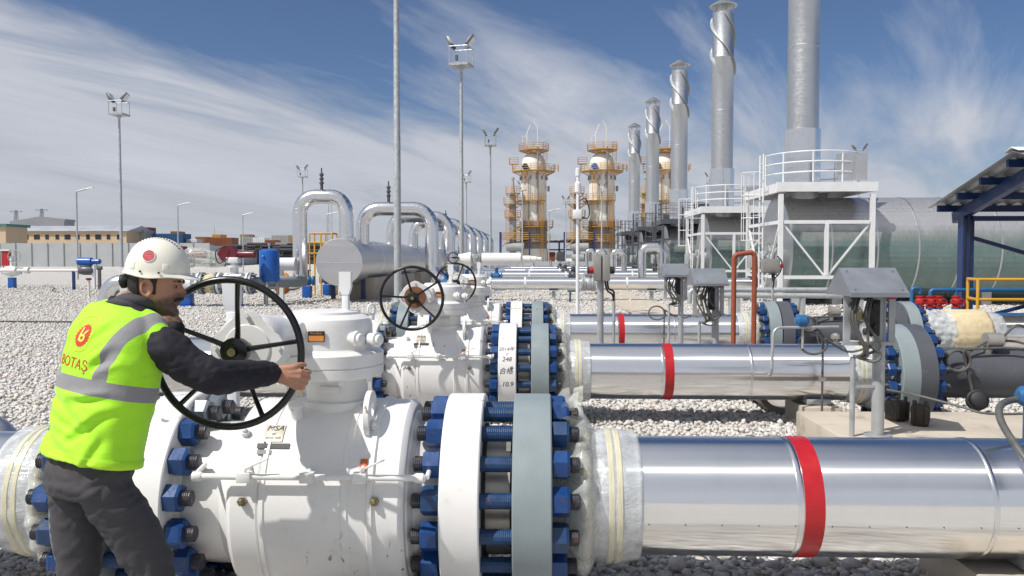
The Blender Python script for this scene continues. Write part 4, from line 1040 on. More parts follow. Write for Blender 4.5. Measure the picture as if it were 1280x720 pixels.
for x in (7.78, 13.2):
    b = MB()
    b.bar((x, 15.6, roof_z(15.6) - .22), (x, 13.0, roof_z(13.0) - .22), .12, .2); b.bar((x, 10.4, roof_z(10.4) - .22), (x, 12.98, roof_z(13.0) - .22), .12, .2); b.build('rafter', M['navy'], t)
    for y in (15.2, 10.9):
        b = MB(); zt = roof_z(y) - .3; b.box((x, y, zt / 2), (.03, .19, zt)); b.box((x - .09, y, zt / 2), (.022, .19, zt)); b.box((x + .09, y, zt / 2), (.022, .19, zt)); b.box((x, y, .012), (.32, .32, .024)); b.build('post', M['navy'], t)
b = MB(); b.bar((7.89, 15.2, 2.05), (10.6, 15.2, 1.25), .07, .07); b.bar((7.89, 15.2, 2.40), (13.1, 15.2, 2.40), .09, .09); b.bar((13.09, 15.2, 2.05), (10.7, 15.2, 1.25), .07, .07); b.bar((7.89, 15.2, .55), (9.6, 15.2, 1.0), .06, .06); b.build('tie_bar', M['navy'], t)
t = thing('manifold', 'blue pipe manifold with small red valves left of the yellow railing', 'manifold', (0, 14.4, 0))
xs_ = [at(px, 375, 14.4).x for px in (1150, 1163, 1173, 1195)]
b = MB(); z0 = .70; b.tube([(xs_[0] - .15, 0, z0), (9.5, 0, z0)], .038, 12); b.tube([(xs_[0] - .2, .25, z0 - .12), (9.5, .25, z0 - .12)], .05, 12)
b.tube(bend([(xs_[0] - .14, 0, .1), (xs_[0] - .14, 0, 1.16), (xs_[0], 0, 1.16), (xs_[0], 0, 1.06)], .05, 4), .034, 12)
b.tube(bend([(xs_[1], 0, 1.02), (xs_[1], 0, 1.13), (xs_[2] + .05, 0, 1.13), (9.5, 0, 1.13)], .05, 4), .034, 12); b.tube(bend([(xs_[3] - .2, 0, 1.13), (xs_[3], 0, 1.14), (xs_[3], 0, 1.0)], .04, 4), .034, 12)
for x in xs_: b.tube([(x, 0, .72), (x, 0, .80)], .04, 12); b.cyl((x, 0, .80), (x, 0, .82), .075, n=14)
for x in (xs_[0], xs_[2], 7.1, 8.4): b.box((x, .1, .33), (.08, .08, .66))
b.build('pipework', M['pipeblue'], t)
for x in xs_:
    b = MB(); b.lathe([(0, .07), (.03, .07), (.031, .045), (.08, .085), (.14, .085), (.18, .045), (.181, .07), (.21, .07)], (x, 0, .82), (0, 0, 1), n=18); b.cyl((x, 0, .92), (x, -.16, .92), .022, n=8)
    b.tube([(x + .065 * math.cos(a), -.17, .92 + .065 * math.sin(a)) for a in [2 * PI * q / 14 for q in range(14)]], .012, 6, closed=True); b.box((x, -.17, .92), (.12, .01, .016)); b.build('red_valve', M['redpaint'], t)
t = thing('railing', 'yellow tubular railing at the right edge under the blue canopy', 'railing', (0, 13.7, 0))
xa = at(1222, 380, 13.7).x
for x, y in [(xa + .95 * i, 0) for i in range(5)] + [(xa + .12, .55)]:
    b = MB(); b.cyl((x, y, 0), (x, y, 1.33), .026, n=10); b.build('upright', M['yellow'], t)
b = MB()
for z in (1.33, 1.0, .62): b.tube([(xa + .12, .55, z), (xa, 0, z), (xa + 3.8, 0, z)], .026, 10)
b.build('rail', M['yellow'], t)

# white vent posts standing in the gravel
def vent_post(label, px, ytop, ymid, Y, w):
    a = at(px, ytop, Y); zm = at(px, ymid, Y).z; t = thing('vent_post', label, 'vent post', (a.x, Y, 0), 0, 'white vent posts')
    b = MB(); b.box((0, 0, zm / 2), (w * .6, w * .6, zm), bev=.004); b.build('post', M['white2'], t)
    b = MB(); h = a.z - zm; vs = [(sx * q, sy * .6 * q, z) for (q, z) in ((w * .3, zm), (w * .5, zm + h * .25), (w * .5, a.z)) for sx in (-1, 1) for sy in (-1, 1)]; fs = [(0, 1, 3, 2), (8, 10, 11, 9)]
    for j in (0, 4): fs += [(j, j + 4, j + 5, j + 1), (j + 1, j + 5, j + 7, j + 3), (j + 3, j + 7, j + 6, j + 2), (j + 2, j + 6, j + 4, j)]
    b.add(vs, fs); b.build('vent_head', M['white2'], t)
vent_post('white vent post seen through the spokes of the nearest handwheel', 290, 345, 390, 5.0, .10)
vent_post('white vent post just behind the helmet of the worker', 155, 334, 372, 9.6, .09)

for pts, lab in (([(-14, 20.6, .05), (-11.5, 20.4, .06), (-9.2, 20.7, .05)], 'thin dark cable lying straight across the left gravel'), ([(-29, 47, .04), (-26.5, 44, .05), (-24.5, 40.5, .04), (-22.6, 38, .04)], 'thin dark cable lying slantwise below the small white valve')):
    b = MB(); b.tube(spline(pts, 8), .022, 6); tag(b.build('ground_cable', M['rubber']), lab, 'cable')
# ------------------------------------------------------------------ header vessel and pipe loops at the left
t = thing('header_vessel', 'large horizontal silver vessel with flat end, left of the galvanised mast', 'vessel', (-7.35, 30, 0))
b = MB(); b.lathe([(0, .02), (0, .86), (.02, .875), (22, .875), (22, .02)], (0, 0, 1.52), (0, 1, 0), n=72); vb = b.build('vessel_body', M['aludull'], t)
for y in (4.2, 9, 14, 18):
    b = MB(); b.lathe([(y, .875), (y + .01, .885), (y + .08, .885), (y + .09, .875)], (0, 0, 1.52), (0, 1, 0), n=60, caps=False); b.build('band', M['alu2'], vb)
b = MB(); b.box((0, 0, 0), (1.5, .01, .02)); b.build('seam', M['alu2'], vb, loc=(0, -.004, 1.50))
for y in (3.2, 9.5, 16):
    b = MB(); b.box((.35, y + 1, .45), (1.1, 4.2, .9), bev=.02); b.build('saddle', M['concrete'], t)
for x, y in ((-.62, 1.6), (.55, 1.6)):
    b = MB(); b.box((x, y, .5), (.16, .16, 1.0)); b.build('steel_leg', M['navy'], t)
b = MB(); b.box((0, 1.6, .02), (1.7, .5, .12)); b.build('footing', M['concrete2'], t)
def relief(b, x, y, z):
    b.cyl((x, y, z), (x, y, z + .25), .06, n=12); b.lathe([(0, .05), (.02, .085), (.08, .085), (.1, .05), (.16, .05), (.18, .085), (.24, .085), (.26, .05), (.32, .05), (.34, .085), (.4, .085), (.44, .03), (.62, .025)], (x, y, z + .22), (0, 0, 1), n=14)
def arch(label, pts, r, ribs=None, inst=None, bendr=.75):
    t = thing('pipe_loop', label, 'pipe', (pts[0][0], pts[0][1], 0), 0, 'silver pipe loops over the header vessel')
    o = V((pts[0][0], pts[0][1], 0)); b = MB(); path = bend([V(p) - o for p in pts], bendr, 7); b.tube(path, r, 44)                       # rolled seams between the gores and along the straight runs
    for i in range(1, len(path) - 1):
        d = (path[i + 1] - path[i - 1]).normalized(); b.lathe([(-.012, r), (-.008, r + .007), (.008, r + .007), (.012, r)], path[i], d, n=36, caps=False)
        q = path[i + 1] - path[i]
        for k in range(1, int(q.length / .95) + 1): b.lathe([(-.012, r), (-.008, r + .006), (.008, r + .006), (.012, r)], path[i] + q.normalized() * .95 * k, q, n=36, caps=False)
    b.build('pipe_jacket', M['alu2'], t, ang=8.5)
    if inst:
        b = MB(); relief(b, inst[0] - o.x, inst[1] - o.y, inst[2]); b.build('relief_valve', M['dkgrey'], t)
    return t
Y1 = 31; zc = at(400, 246, Y1).z
xl = at(375, 300, Y1).x; xr = at(433, 300, Y1).x
t1 = arch('tallest silver pipe loop, swan neck at far left with its end wrapped in orange plastic', [(xl - .62, Y1 - .2, .70), (xl, Y1, .70), (xl, Y1, zc), (xr, Y1, zc), (xr, Y1, 2.2)], .275, inst=(xl + .85, Y1, zc + .25), bendr=.62)
o = V((xl - .62, Y1 - .2, 0)); b = MB(); b.lathe([(-.25, .20), (-.2, .31), (-.08, .36), (.05, .34), (.18, .35), (.28, .27)], (-.05, .0, .70), (1, .3, 0), n=40, wob=crumple(.09, 7, 3, 1.0)); b.build('orange_wrap', M['orangebag'], t1, ang=180)
b = MB(); b.cyl((-.2, -.1, .70), (-.9, -.3, .70), .21, n=28); b.build('bare_pipe', M['ltgrey'], t1)
b = MB(); b.lathe([(0, .30), (.02, .36), (.25, .36), (.27, .30)], (xr - o.x, Y1 - o.y, 2.2), (0, 0, 1), n=32); b.build('nozzle_sleeve', M['alu2'], t1)
AYS = [32.2, 38.7, 45.4, 52.1, 58.8, 65.5, 72.2]
AL = ['wide silver pipe loop right behind the swan neck, crossed by the galvanised mast', 'second silver pipe loop behind the wide one', 'third silver pipe loop behind the wide one', 'fourth silver pipe loop behind the wide one', 'fifth silver pipe loop behind the wide one', 'sixth silver pipe loop, last but one of the receding row', 'last silver pipe loop of the receding row']
for k, Y in enumerate(AYS):
    z = at(500, 261, 32.2).z; xa_ = -6.95; xb_ = -4.2
    arch(AL[k], [(xa_, Y, 2.2), (xa_, Y, z), (xb_, Y, z), (xb_, Y, .72), (-2.4, Y, .72)], .265, inst=(xa_ + 1.05, Y, z + .25) if k in (0, 3) else None, bendr=.72)
# a second vessel farther back carries the later loops
b = MB(); b.lathe([(0, .02), (0, .86), (.02, .875), (20, .875), (20, .02)], (-7.35, 55, 1.52), (0, 1, 0), n=48)
b.box((-7.35, 60, .36), (1.7, .7, .75)); b.box((-7.35, 70, .36), (1.7, .7, .75)); tag(b.build('header_vessel', M['aludull']), 'farther silver vessel mostly hidden behind the row of pipe loops', 'vessel')
# amber valve stairs behind the swan neck
t = thing('step_platform', 'small amber steel platform behind the swan neck pipe', 'platform', (at(404, 300, 36).x, 36, 0))
b = MB(); b.box((0, 0, 1.9), (1.1, .9, .06)); b.build('deck', M['yellow'], t)
b = MB()
for x in (-.5, 0, .5):
    for y in (-.4, .4): b.cyl((x, y, 0), (x, y, 2.75), .035, n=6)
for z in (2.35, 2.75): b.tube([(-.5, -.4, z), (.5, -.4, z), (.5, .4, z), (-.5, .4, z)], .035, 6, closed=True)
b.build('frame', M['yellow'], t)
# blue-painted small valves under the vessel loops
def blue_valve(x, Y, label, h=.75):
    t = thing('supported_valve', label, 'valve', (x, Y, 0), 0, 'small blue valves by the loops')
    b = MB(); b.box((0, 0, .25), (.34, .34, .5), bev=.01); b.build('support', M['blue'], t)
    b = MB(); b.lathe([(-.3, .2), (-.24, .2), (-.2, .13), (-.1, .2), (.1, .2), (.2, .13), (.24, .2), (.3, .2)], (0, 0, .72), n=22); b.cyl((0, 0, .72), (0, 0, 1.15), .08, n=14); b.build('body', M['pipeblue'], t)
    b = MB(); b.tube([(.16 * math.cos(a), .16 * math.sin(a), 1.16) for a in [2 * PI * q / 16 for q in range(16)]], .02, 6, closed=True); b.box((0, 0, 1.15), (.32, .02, .02)); b.build('handwheel', M['navy'], t)
    return t
bv = [(at(384, 360, 34).x, 34, 'small blue valve on a square support left of the vessel end'), (at(409, 360, 36).x, 36, 'small blue valve on a square support partly behind the vessel'),
      (at(560, 345, 30).x, 29.5, 'small blue valve between the two black handwheels farther back'), (at(577, 345, 33).x, 35.5, 'small blue valve left of the white actuator'), (at(612, 345, 36).x, 42, 'small blue valve under the white actuator cylinder')]
for x, Y, l in bv: blue_valve(x, Y, l)

# valve with white pneumatic actuator
Y = 27; t = thing('actuated_valve', 'white valve with long horizontal white actuator cylinder behind the rear handwheel', 'valve', (at(588, 324, Y).x, Y, 0))
z = at(600, 324, Y).z; s_ = Y / 1024
b = MB(); b.lathe([(0, .08), (.02, .21), (1.30, .21), (1.32, .19)], (.36, 0, z), (1, 0, 0), n=32); b.lathe([(1.32, .12), (1.62, .12), (1.63, .10), (1.82, .10), (1.83, .075), (1.98, .07), (2.0, .03)], (.36, 0, z), (1, 0, 0), n=24); cyl_ = b.build('actuator_cylinder', M['white'], t)
b = MB(); b.lathe([(-.42, .13), (-.40, .16), (0, .24), (.02, .24), (.05, .2)], (.0, 0, z), (1, 0, 0), n=28); b.build('spring_cone', M['white'], t)
b = MB(); b.box((.2, 0, z), (.30, .30, .34), bev=.03); b.cyl((.2, 0, z - .15), (.2, 0, .9), .10, n=16); b.cyl((.2, -.1, z + .1), (.2, -.26, z + .1), .08, n=14); b.build('yoke', M['galv'], t)
b = MB(); b.lathe([(-.5, .33), (-.42, .33), (-.40, .24), (-.2, .30), (.2, .30), (.40, .24), (.42, .33), (.5, .33)], (.2, 0, .72), n=32); b.build('valve_body', M['white2'], t)
b = MB(); b.box((.2, 0, .2), (.4, .35, .42)); b.build('support', M['blue'], t)
b = MB(); b.tube([(-.55 + .17 * math.cos(a), -.2, z + .05 + .17 * math.sin(a)) for a in [2 * PI * q / 20 for q in range(20)]], .018, 8, closed=True); b.cyl((-.55, -.2, z + .05), (-.4, 0, z + .05), .03, n=8); b.box((-.55, -.2, z + .05), (.34, .014, .02)); b.build('handwheel', M['rubber'], t)

# slim white camera mast
Y = 24; a = at(722, 350, Y); t = thing('camera_mast', 'slim white mast with a small box and looped cable near the towers', 'mast', (a.x, Y, 0))
b = MB(); b.cyl((0, 0, 0), (0, 0, 4.3), .055, .045, n=14); b.build('pole', M['white2'], t)
b = MB(); b.lathe([(0, .05), (.05, .09), (.3, .09), (.35, .05), (.5, .05), (.52, .075), (.72, .075), (.74, .03)], (0, 0, 2.85 + .7), (0, 0, 1), n=14); b.box((-.02, -.08, 2.95), (.26, .16, .26), bev=.02); b.build('camera_box', M['white2'], t)
b = MB(); b.tube(spline([(.05, 0, 3.35), (.22, 0, 3.4), (.33, 0, 3.1), (.3, 0, 2.85), (.1, 0, 2.85)], 6), .02, 6); b.build('cable', M['rubber'], t)

# ------------------------------------------------------------------ flood-light masts and street lamps
def make_mast():
    t = thing('light_mast', 'thick galvanised mast near the vessel, its top beyond the upper edge', 'light mast', (0, 0, 0), 0, 'galvanised flood-light masts')
    b = MB(); b.lathe([(0, .19), (.02, .19), (.021, .095), (4.6, .085), (4.61, .082), (9.5, .06), (9.6, .06)], (0, 0, 0), (0, 0, 1), n=18); b.build('pole', M['galv'], t)
    for k in range(22): 
        pass
    b = MB(); z0 = 9.6; b.box((0, 0, z0), (.82, .82, .10)); h = .72
    for x in (-.38, .38):
        for y in (-.38, .38): b.cyl((x, y, z0), (x, y, z0 + h), .022, n=6)
    for z in (z0 + .36 * 0 + h,): b.tube([(-.38, -.38, z), (.38, -.38, z), (.38, .38, z), (-.38, .38, z)], .022, 6, closed=True)
    b.cyl((0, 0, z0 - .25), (0, 0, z0), .06, .16, n=12); b.build('basket', M['galv'], t)
    for s, yaw in ((-1, .5), (1, -.5)):
        b = MB(); rot = Matrix.Rotation(s * .55, 3, 'Y') @ Matrix.Rotation(-.3, 3, 'X'); c = V((s * .42, -.1, z0 + h + .22))
        b.box(c, (.14, .42, .50), rot, .02); b.box(c + rot @ V((-s * .0, .05, -.28)), (.06, .06, .14), rot); fl_ = b.build('floodlight', M['dkgrey'], t)
        b = MB(); b.box(c + rot @ V((-s * .072 if s < 0 else .072, 0, .0)), (.012, .36, .42), rot); b.build('lens', M['white2'], fl_)
    b = MB(); b.box((-.1, -.3, z0 + .25), (.10, .10, .22)); b.build('control_box', M['dkgrey'], t)
    return t
mast = make_mast(); a = at(497, 322, 20); mast.location = (a.x, 20, 0)
for px, Y, lab in ((152, 45, 'flood-light mast standing alone at left above the worker'), (577, 34, 'tallest looking complete flood-light mast, right of the thick mast'), (613, 58, 'flood-light mast left of the leftmost cream tower'),
                   (583, 86, 'flood-light mast just behind the tall one, seen right beside it'), (379, 80, 'flood-light mast rising behind the swan neck pipe'), (1072, 67, 'flood-light mast behind the white platform at right'),
                   (653, 97, 'flood-light mast in front of the leftmost cream tower'), (752, 99, 'flood-light mast in front of the middle cream tower'), (707, 121, 'flood-light mast between the two left towers'), (887, 88, 'flood-light mast partly hidden behind the second stack')):
    dup(mast, (at(px, 322, Y).x, Y, 0), lab, rotz=random.uniform(-.25, .25))
def make_lamp():
    t = thing('street_lamp', 'street lamp at far left in front of the ochre building', 'street lamp', (0, 0, 0), 0, 'single arm street lamps')
    b = MB(); b.tube(bend([(0, 0, 0), (0, 0, 6.75), (.95, 0, 7.0)], .12, 4), [.09, .06, .055, .05, .05, .05, .04][:0] or .065, 10); b.build('pole', M['galv'], t)
    b = MB(); b.box((1.1, 0, 7.02), (.55, .2, .09), Matrix.Rotation(-.2, 3, 'Y'), .02); b.build('lamp_head', M['white2'], t)
    return t
lamp = make_lamp(); lamp.location = (at(97, 322, 62).x, 62, 0)
for px, Y, lab in ((223, 79, 'street lamp behind the white helmet'), (304, 97, 'street lamp above the blue tank'), (409, 96, 'street lamp seen inside the swan neck pipe'), (686, 90, 'street lamp between the leftmost and middle towers')):
    dup(lamp, (at(px, 322, Y).x, Y, 0), lab)

# ------------------------------------------------------------------ cream columns with amber platforms
def ring_deck(r0, r1, z, a0, a1, h=1.1, n=28, post=1.6):
    b = MB(); vs = []; fs = []
    for i in range(n + 1):
        a = a0 + (a1 - a0) * i / n
        for r, zz in ((r0, z - .12), (r1, z - .12), (r1, z), (r0, z)): vs.append((r * math.cos(a), r * math.sin(a), zz))
    for i in range(n):
        for q in range(4): w = (q + 1) % 4; fs.append((i * 4 + q, i * 4 + 4 + q, i * 4 + 4 + w, i * 4 + w))
    fs += [(0, 1, 2, 3), (n * 4 + 3, n * 4 + 2, n * 4 + 1, n * 4)]
    b.add(vs, fs); rail_path(b, r=.042, pts=[(r1 * math.cos(a0 + (a1 - a0) * i / n), r1 * math.sin(a0 + (a1 - a0) * i / n), z) for i in range(n + 1)], h=h, step=post, n=3)
    for i in range(0, n + 1, 2):
        a = a0 + (a1 - a0) * i / n; u = V((math.cos(a), math.sin(a), 0)); b.bar(u * r0 + V((0, 0, z - .8)), u * r1 * .97 + V((0, 0, z - .12)), .07, .07)
    return b
TY = 150
def make_tower():
    t = thing('column_tower', 'leftmost cream process tower with amber platforms and railings', 'tower', (at(667, 322, TY).x, TY, 0), 0, 'cream process towers')
    b = MB(); b.lathe([(3.2, 2.42), (9.0, 2.42), (9.02, 2.34), (17.8, 2.34), (18.6, 2.28), (19.4, 2.05), (20.2, 1.6), (20.7, .9), (20.8, .2)], (0, 0, 0), (0, 0, 1), n=48); sh = b.build('shell', M['cream'], t)
    b = MB(); b.lathe([(3.3, 2.45), (8.3, 2.45)], (0, 0, 0), (0, 0, 1), n=48, caps=False); b.build('grey_skirt', M['shedgrey'], t)
    b = MB(); b.lathe([(-.2, 2.6), (3.3, 2.6), (3.31, 2.3)], (0, 0, 0), (0, 0, 1), n=40); b.build('base', M['cream'], t)
    b = MB()
    for k in range(14): a = 2 * PI * k / 14; b.box((2.46 * math.cos(a), 2.46 * math.sin(a), 16.1), (.22, .22, .7), Matrix.Rotation(a, 3, 'Z'))
    b.build('lugs', M['shedgrey'], t)
    b = MB(); b.cyl((.75, -2.4, 4), (.75, -2.4, 21.5), .13, n=10); b.cyl((-.9, -2.45, 8), (-.9, -2.45, 16), .08, n=8); b.build('riser_pipe', M['shedgrey'], t)
    b = MB(); b.cyl((2.5, -.3, 14.2), (2.9, -.3, 14.2), .5, n=14); b.build('manway', M['shedgrey'], t)
    b = MB(); b.cyl((-1.5, -2.2, 18), (-1.5, -2.7, 18), .55, n=16); b.build('nozzle', M['blue'], t)
    for z, r1, a0, a1 in ((17.35, 3.9, -200, 40), (12.0, 3.5, -200, -50), (7.3, 3.6, -190, 10), (4.7, 3.5, -190, -30), (21.2, 2.75, -360, 0)):
        b = ring_deck(2.4 if z < 20 else .6, r1, z, R(a0), R(a1)); b.build('platform', M['amber'], t)
    b = MB(); b.box((-3.6, -.8, 18.6), (1.6, 1.6, .1)); rail_path(b, [(-2.8, -1.6, 18.6), (-4.4, -1.6, 18.6), (-4.4, 0, 18.6)], 1.1, step=1, r=.055); rail_path(b, [(3.6, -1, 17.35), (4.5, -1, 17.35), (4.5, 1, 17.35)], 1.1, step=.8, r=.055); b.build('side_platform', M['amber'], t)
    b = MB(); ladder(b, (1.5, -2.7, 0), (1.5, -2.7, 12.5), w=.5, cage=2.5); ladder(b, (-1.5, -2.9, 12), (-1.5, -2.9, 17.6), w=.8, cage=12.5); ladder(b, (2.1, -1.6, 17.3), (2.1, -1.6, 22.6), w=.7, cage=18.5); b.build('ladder', M['amber'], t)
    b = MB(); b.tube([(.7, -1, 21), (.7, -1, 25.2), (.0, -1, 26.4)], .07, 6); b.tube([(-1.2, -1, 22), (-1.2, -1, 24.2), (-.6, -1, 25.6)], .07, 6); b.tube([(-1.2, -1, 23.6), (-2.0, -1, 23.6), (-2, -1, 22.5)], .06, 6); b.build('davit', M['cream'], t)
    return t
def make_slim():
    t = thing('slim_column', 'slim grey column with amber platforms left of the leftmost tower', 'column', (at(641, 322, TY - 3).x, TY - 3, 0), 0, 'slim process columns beside the towers')
    b = MB(); b.lathe([(0, .62), (11.5, .62), (12.2, .55), (13.2, .5), (13.8, .35), (14.4, .30), (15.5, .22), (15.6, .3), (16.0, .3), (16.1, .1)], (0, 0, 0), (0, 0, 1), n=20); b.build('column', M['containergrey'], t)
    for z, r1 in ((11.3, 1.7), (9.0, 1.5), (13.2, 1.3)):
        b = ring_deck(.62, r1, z, R(-190), R(20), n=14, post=1); b.build('platform', M['amber'], t)
    b = MB(); b.box((.4, 0, 5.0), (5.2, 2.6, .15)); rail_path(b, [(-2.2, -1.3, 5), (3.0, -1.3, 5)], 1.1, step=1, r=.055); rail_path(b, [(-2.2, 1.3, 5), (3.0, 1.3, 5)], 1.1, step=1, r=.055); b.bar((-2.0, -1.3, 3.5), (1.6, -1.3, 7.2), .14, .2); b.bar((-2.0, -1.3, 4.3), (1.6, -1.3, 8.0), .07, .07); b.build('stair_platform', M['amber'], t)
    b = MB(); ladder(b, (-.9, -.8, 5), (-.9, -.8, 11.5), w=.6, cage=6); b.build('ladder', M['amber'], t)
    b = MB()
    for x in (-2.2, 3.0):
        for y in (-1.3, 1.3): b.box((x, y, 3.1), (.28, .28, 6.2))
    b.box((-2.2, 0, 6.1), (.3, 2.6, .3)); b.box((-2.2, 0, 3), (.3, 2.6, .3)); b.build('steel_frame', M['navy'], t)
    b = MB(); b.lathe([(0, .2), (.1, .8), (3.2, .8), (3.3, .2)], (-1.2, -.6, 3.6), (1, 0, 0), n=20); b.lathe([(0, .2), (.1, .6), (2.2, .6), (2.3, .2)], (-1.0, -1.0, 1.7), (1, 0, 0), n=18); b.build('small_vessel', M['containergrey'], t)
    return t
tower = make_tower(); slim = make_slim()
tow2 = dup(tower, (at(752, 322, TY).x, TY, 0), 'middle cream process tower with amber platforms, blue nozzle near its dome'); dup(tower, (at(830, 322, TY).x, TY, 0), 'rightmost cream process tower, half hidden behind the grey stacks')
for c in tow2.children:                                # only the middle tower has the blue nozzle
    if c.name.startswith('nozzle'): c.data = c.data.copy(); tow_n = c.data
for c in tower.children:
    if c.name.startswith('nozzle'): c.data.materials[0] = M['rubber']
tow_n.materials[0] = M['blue']
dup(slim, (at(721, 322, TY - 3).x, TY - 3, 0), 'slim grey column with amber platforms left of the middle tower'); dup(slim, (at(806, 322, TY - 3).x, TY - 3, 0), 'slim column with amber platforms just right of the farthest stack')
b = MB()
for i in range(15): 
    x = -6 + 2.6 * i; b.box((x, 122, .65), (.1, .12, 1.35))
fp = thing('site_fence', 'low grey panel fence in front of the cream towers', 'fence', (0, 0, 0))
b.build('post', M['galv'], fp); b = MB(); b.box((12.2, 122.1, .58), (37, .05, 1.1)); b.build('panel', M['fence'], fp)
t = thing('pipe_rack', 'dark pipe rack with vessels between the towers', 'pipe rack', (at(712, 322, 158).x, 158, 0))
b = MB()
for x in (-5, -2, 1, 4, 7):
    for y in (-1.5, 1.5): b.box((x, y, 2.4), (.25, .25, 4.8))
for z in (3.2, 4.7): b.box((1, -1.5, z), (12.2, .2, .25)); b.box((1, 1.5, z), (12.2, .2, .25))
b.build('steel_frame', M['navy'], t)
b = MB()
for k in range(6): b.cyl((-5.5, -1.2 + .45 * k, 4.95 + .1 * (k % 2)), (7.5, -1.2 + .45 * k, 4.95 + .1 * (k % 2)), .14 + .05 * (k % 3), n=10)
b.build('pipes', M['containergrey'], t)
b = MB(); b.lathe([(0, .2), (.1, 1.0), (.3, 1.05), (5, 1.05)], (-1.8, -2.2, 1.9), (0, 1, 0), n=22); b.build('vessel', M['containergrey'], t)
for q, w_ in (((-3.8, 0, 1.4), (2.0, 2.2, 2.8)), ((3, 0, 1.2), (2.6, 2, 2.4))):
    b = MB(); b.box(q, w_); b.build('cabinet', M['redbrown'], t)

# ------------------------------------------------------------------ yard at the left: valve station
SY = 28; Z = .80
def flange(b, x, r=.36, w=.07, z=Z, y=0): b.cyl((x, y, z), (x + w, y, z), r, n=28)
def station_valve(x, label, wrapped):
    t = thing('station_valve', label, 'valve', (x, SY, 0), 0, 'white station valves with maroon actuators')
    b = MB(); b.lathe([(-.55, .22), (-.38, .24), (-.3, .36), (.3, .36), (.38, .24), (.55, .22)], (0, 0, Z), n=32); b.cyl((0, 0, Z + .3), (0, 0, Z + .72), .14, n=18); b.cyl((0, 0, Z + .55), (0, 0, Z + .62), .26, n=18); b.box((.0, -.05, Z + .8), (.42, .36, .2), bev=.03); b.build('valve_body', M['white2'], t)
    for s in (-1, 1):
        b = MB(); flange(b, s * .62 - .035, .38); b.build('flange', M['ltgrey'], t)
        b = MB(); flange(b, s * .50 - .035, .38); b.build('flange', M['white2'], t)
    b = MB()
    for s in (-1, 1):
        for k in range(10): a = 2 * PI * k / 10; b.cyl((s * .56 - .2, .32 * math.cos(a), Z + .32 * math.sin(a)), (s * .56 + .2, .32 * math.cos(a), Z + .32 * math.sin(a)), .03, n=6)
    b.build('stud_bolts', M['dkgrey'], t)
    b = MB(); b.prism([(-.18 + .36 * math.cos(2 * PI * k / 6) , -.15, Z + 1.02 + .30 * math.sin(2 * PI * k / 6)) for k in range(6)], (0, .30, 0)); b.lathe([(0, .10), (.05, .125), (.62, .125), (.66, .08)], (.1, 0, Z + 1.0), (1, 0, 0), n=24); b.build('actuator', M['maroon'], t)
    for x_ in (.05,):
        b = MB(); b.box((x_, 0, .22), (.36, .36, .56), bev=.01); b.box((x_, 0, -.01), (.6, .6, .10)); b.build('support', M['blue'], t)
    b = MB(); b.tube(spline([(-.1, -.2, Z + .9), (-.4, -.35, Z + .7), (-.5, -.35, Z + 1.1), (-.2, -.22, Z + 1.3)], 6), .02, 6); b.build('cable', M['rubber'], t)
    if wrapped:
        b = MB(); b.lathe([(0, .12), (.08, .22), (.5, .27), (1.0, .22), (1.35, .14), (1.4, .05)], (.0, -.05, Z + .98), (1, .1, -.14), n=50, wob=crumple(.13, 5, 8, .8)); b.build('plastic_wrap', M['film'], t, ang=180)
    return t
station_valve(at(293, 355, SY).x, 'white flanged valve with maroon actuator behind the handwheel top', False)
station_valve(at(232, 355, SY).x, 'white flanged valve with plastic-wrapped maroon actuator right of the helmet', True)
t = thing('station_pipe', 'silver bend rising from the gravel behind the helmet, joined to the wrapped valve', 'pipe', (0, SY, 0))
xe = at(134, 360, SY).x; b = MB(); b.tube(bend([(xe, 0, -.3), (xe, 0, Z), (at(215, 355, SY).x, 0, Z)], .75, 8), .30, 40); b.build('pipe_jacket', M['alu2'], t, ang=8.5)
b = MB(); x0 = at(232, 355, SY).x + .7; x1 = at(275, 355, SY).x; b.lathe([(0, .22), (.02, .30), (.25, .33), (x1 - x0 - .1, .30), (x1 - x0, .22)], (x0, 0, Z), n=40, wob=crumple(.05, 5, 3, .5)); b.build('plastic_wrap', M['foam'], t, ang=180)
b = MB(); b.cyl((at(312, 355, SY).x, 0, Z), (at(343, 355, SY).x + .3, 2.5, Z), .2, n=28); b.build('bare_pipe', M['ltgrey'], t)
# blue tank
Y = 28.6; a = at(337, 352, Y); t = thing('blue_tank', 'upright blue cylindrical tank beside the swan neck pipe', 'tank', (a.x, Y, 0))
zb = at(337, 352, Y).z; zt = at(337, 311, Y).z; r = 12.5 * Y / 1024
b = MB(); b.lathe([(zb - .05, r * .5), (zb, r * .9), (zb + .05, r), (zt - .13, r), (zt - .06, r * .93), (zt - .01, r * .6), (zt, .03)], (0, 0, 0), (0, 0, 1), n=40); b.build('tank_body', M['blue'], t)
for k in range(3):
    q = 2 * PI * k / 3 + .5; b = MB(); b.box((r * .75 * math.cos(q), r * .75 * math.sin(q), zb / 2), (.06, .06, zb + .06)); b.build('leg', M['galv'], t)
b = MB(); b.cyl((0, 0, zt - .02), (0, 0, zt + .12), .03, n=8); b.cyl((0, 0, zt + .12), (0, 0, zt + .2), .05, n=10); b.build('top_fitting', M['galv'], t); b = MB(); b.cyl((-.1, -r, zt - .25), (-.1, -r - .06, zt - .25), .03, n=8); b.build('side_fitting', M['galv'], t)
# white pipe with caps behind the tank
b = MB(); Y = 30; b.cyl((at(345, 332, Y).x, Y, 1.45), (at(370, 332, Y).x, Y, 1.45), .24, n=28); b.box((at(352, 332, Y).x, Y, .7), (.14, .14, 1.4)); tag(b.build('drum_pipe', M['white2']), 'short white horizontal pipe between blue tank and swan neck', 'pipe')
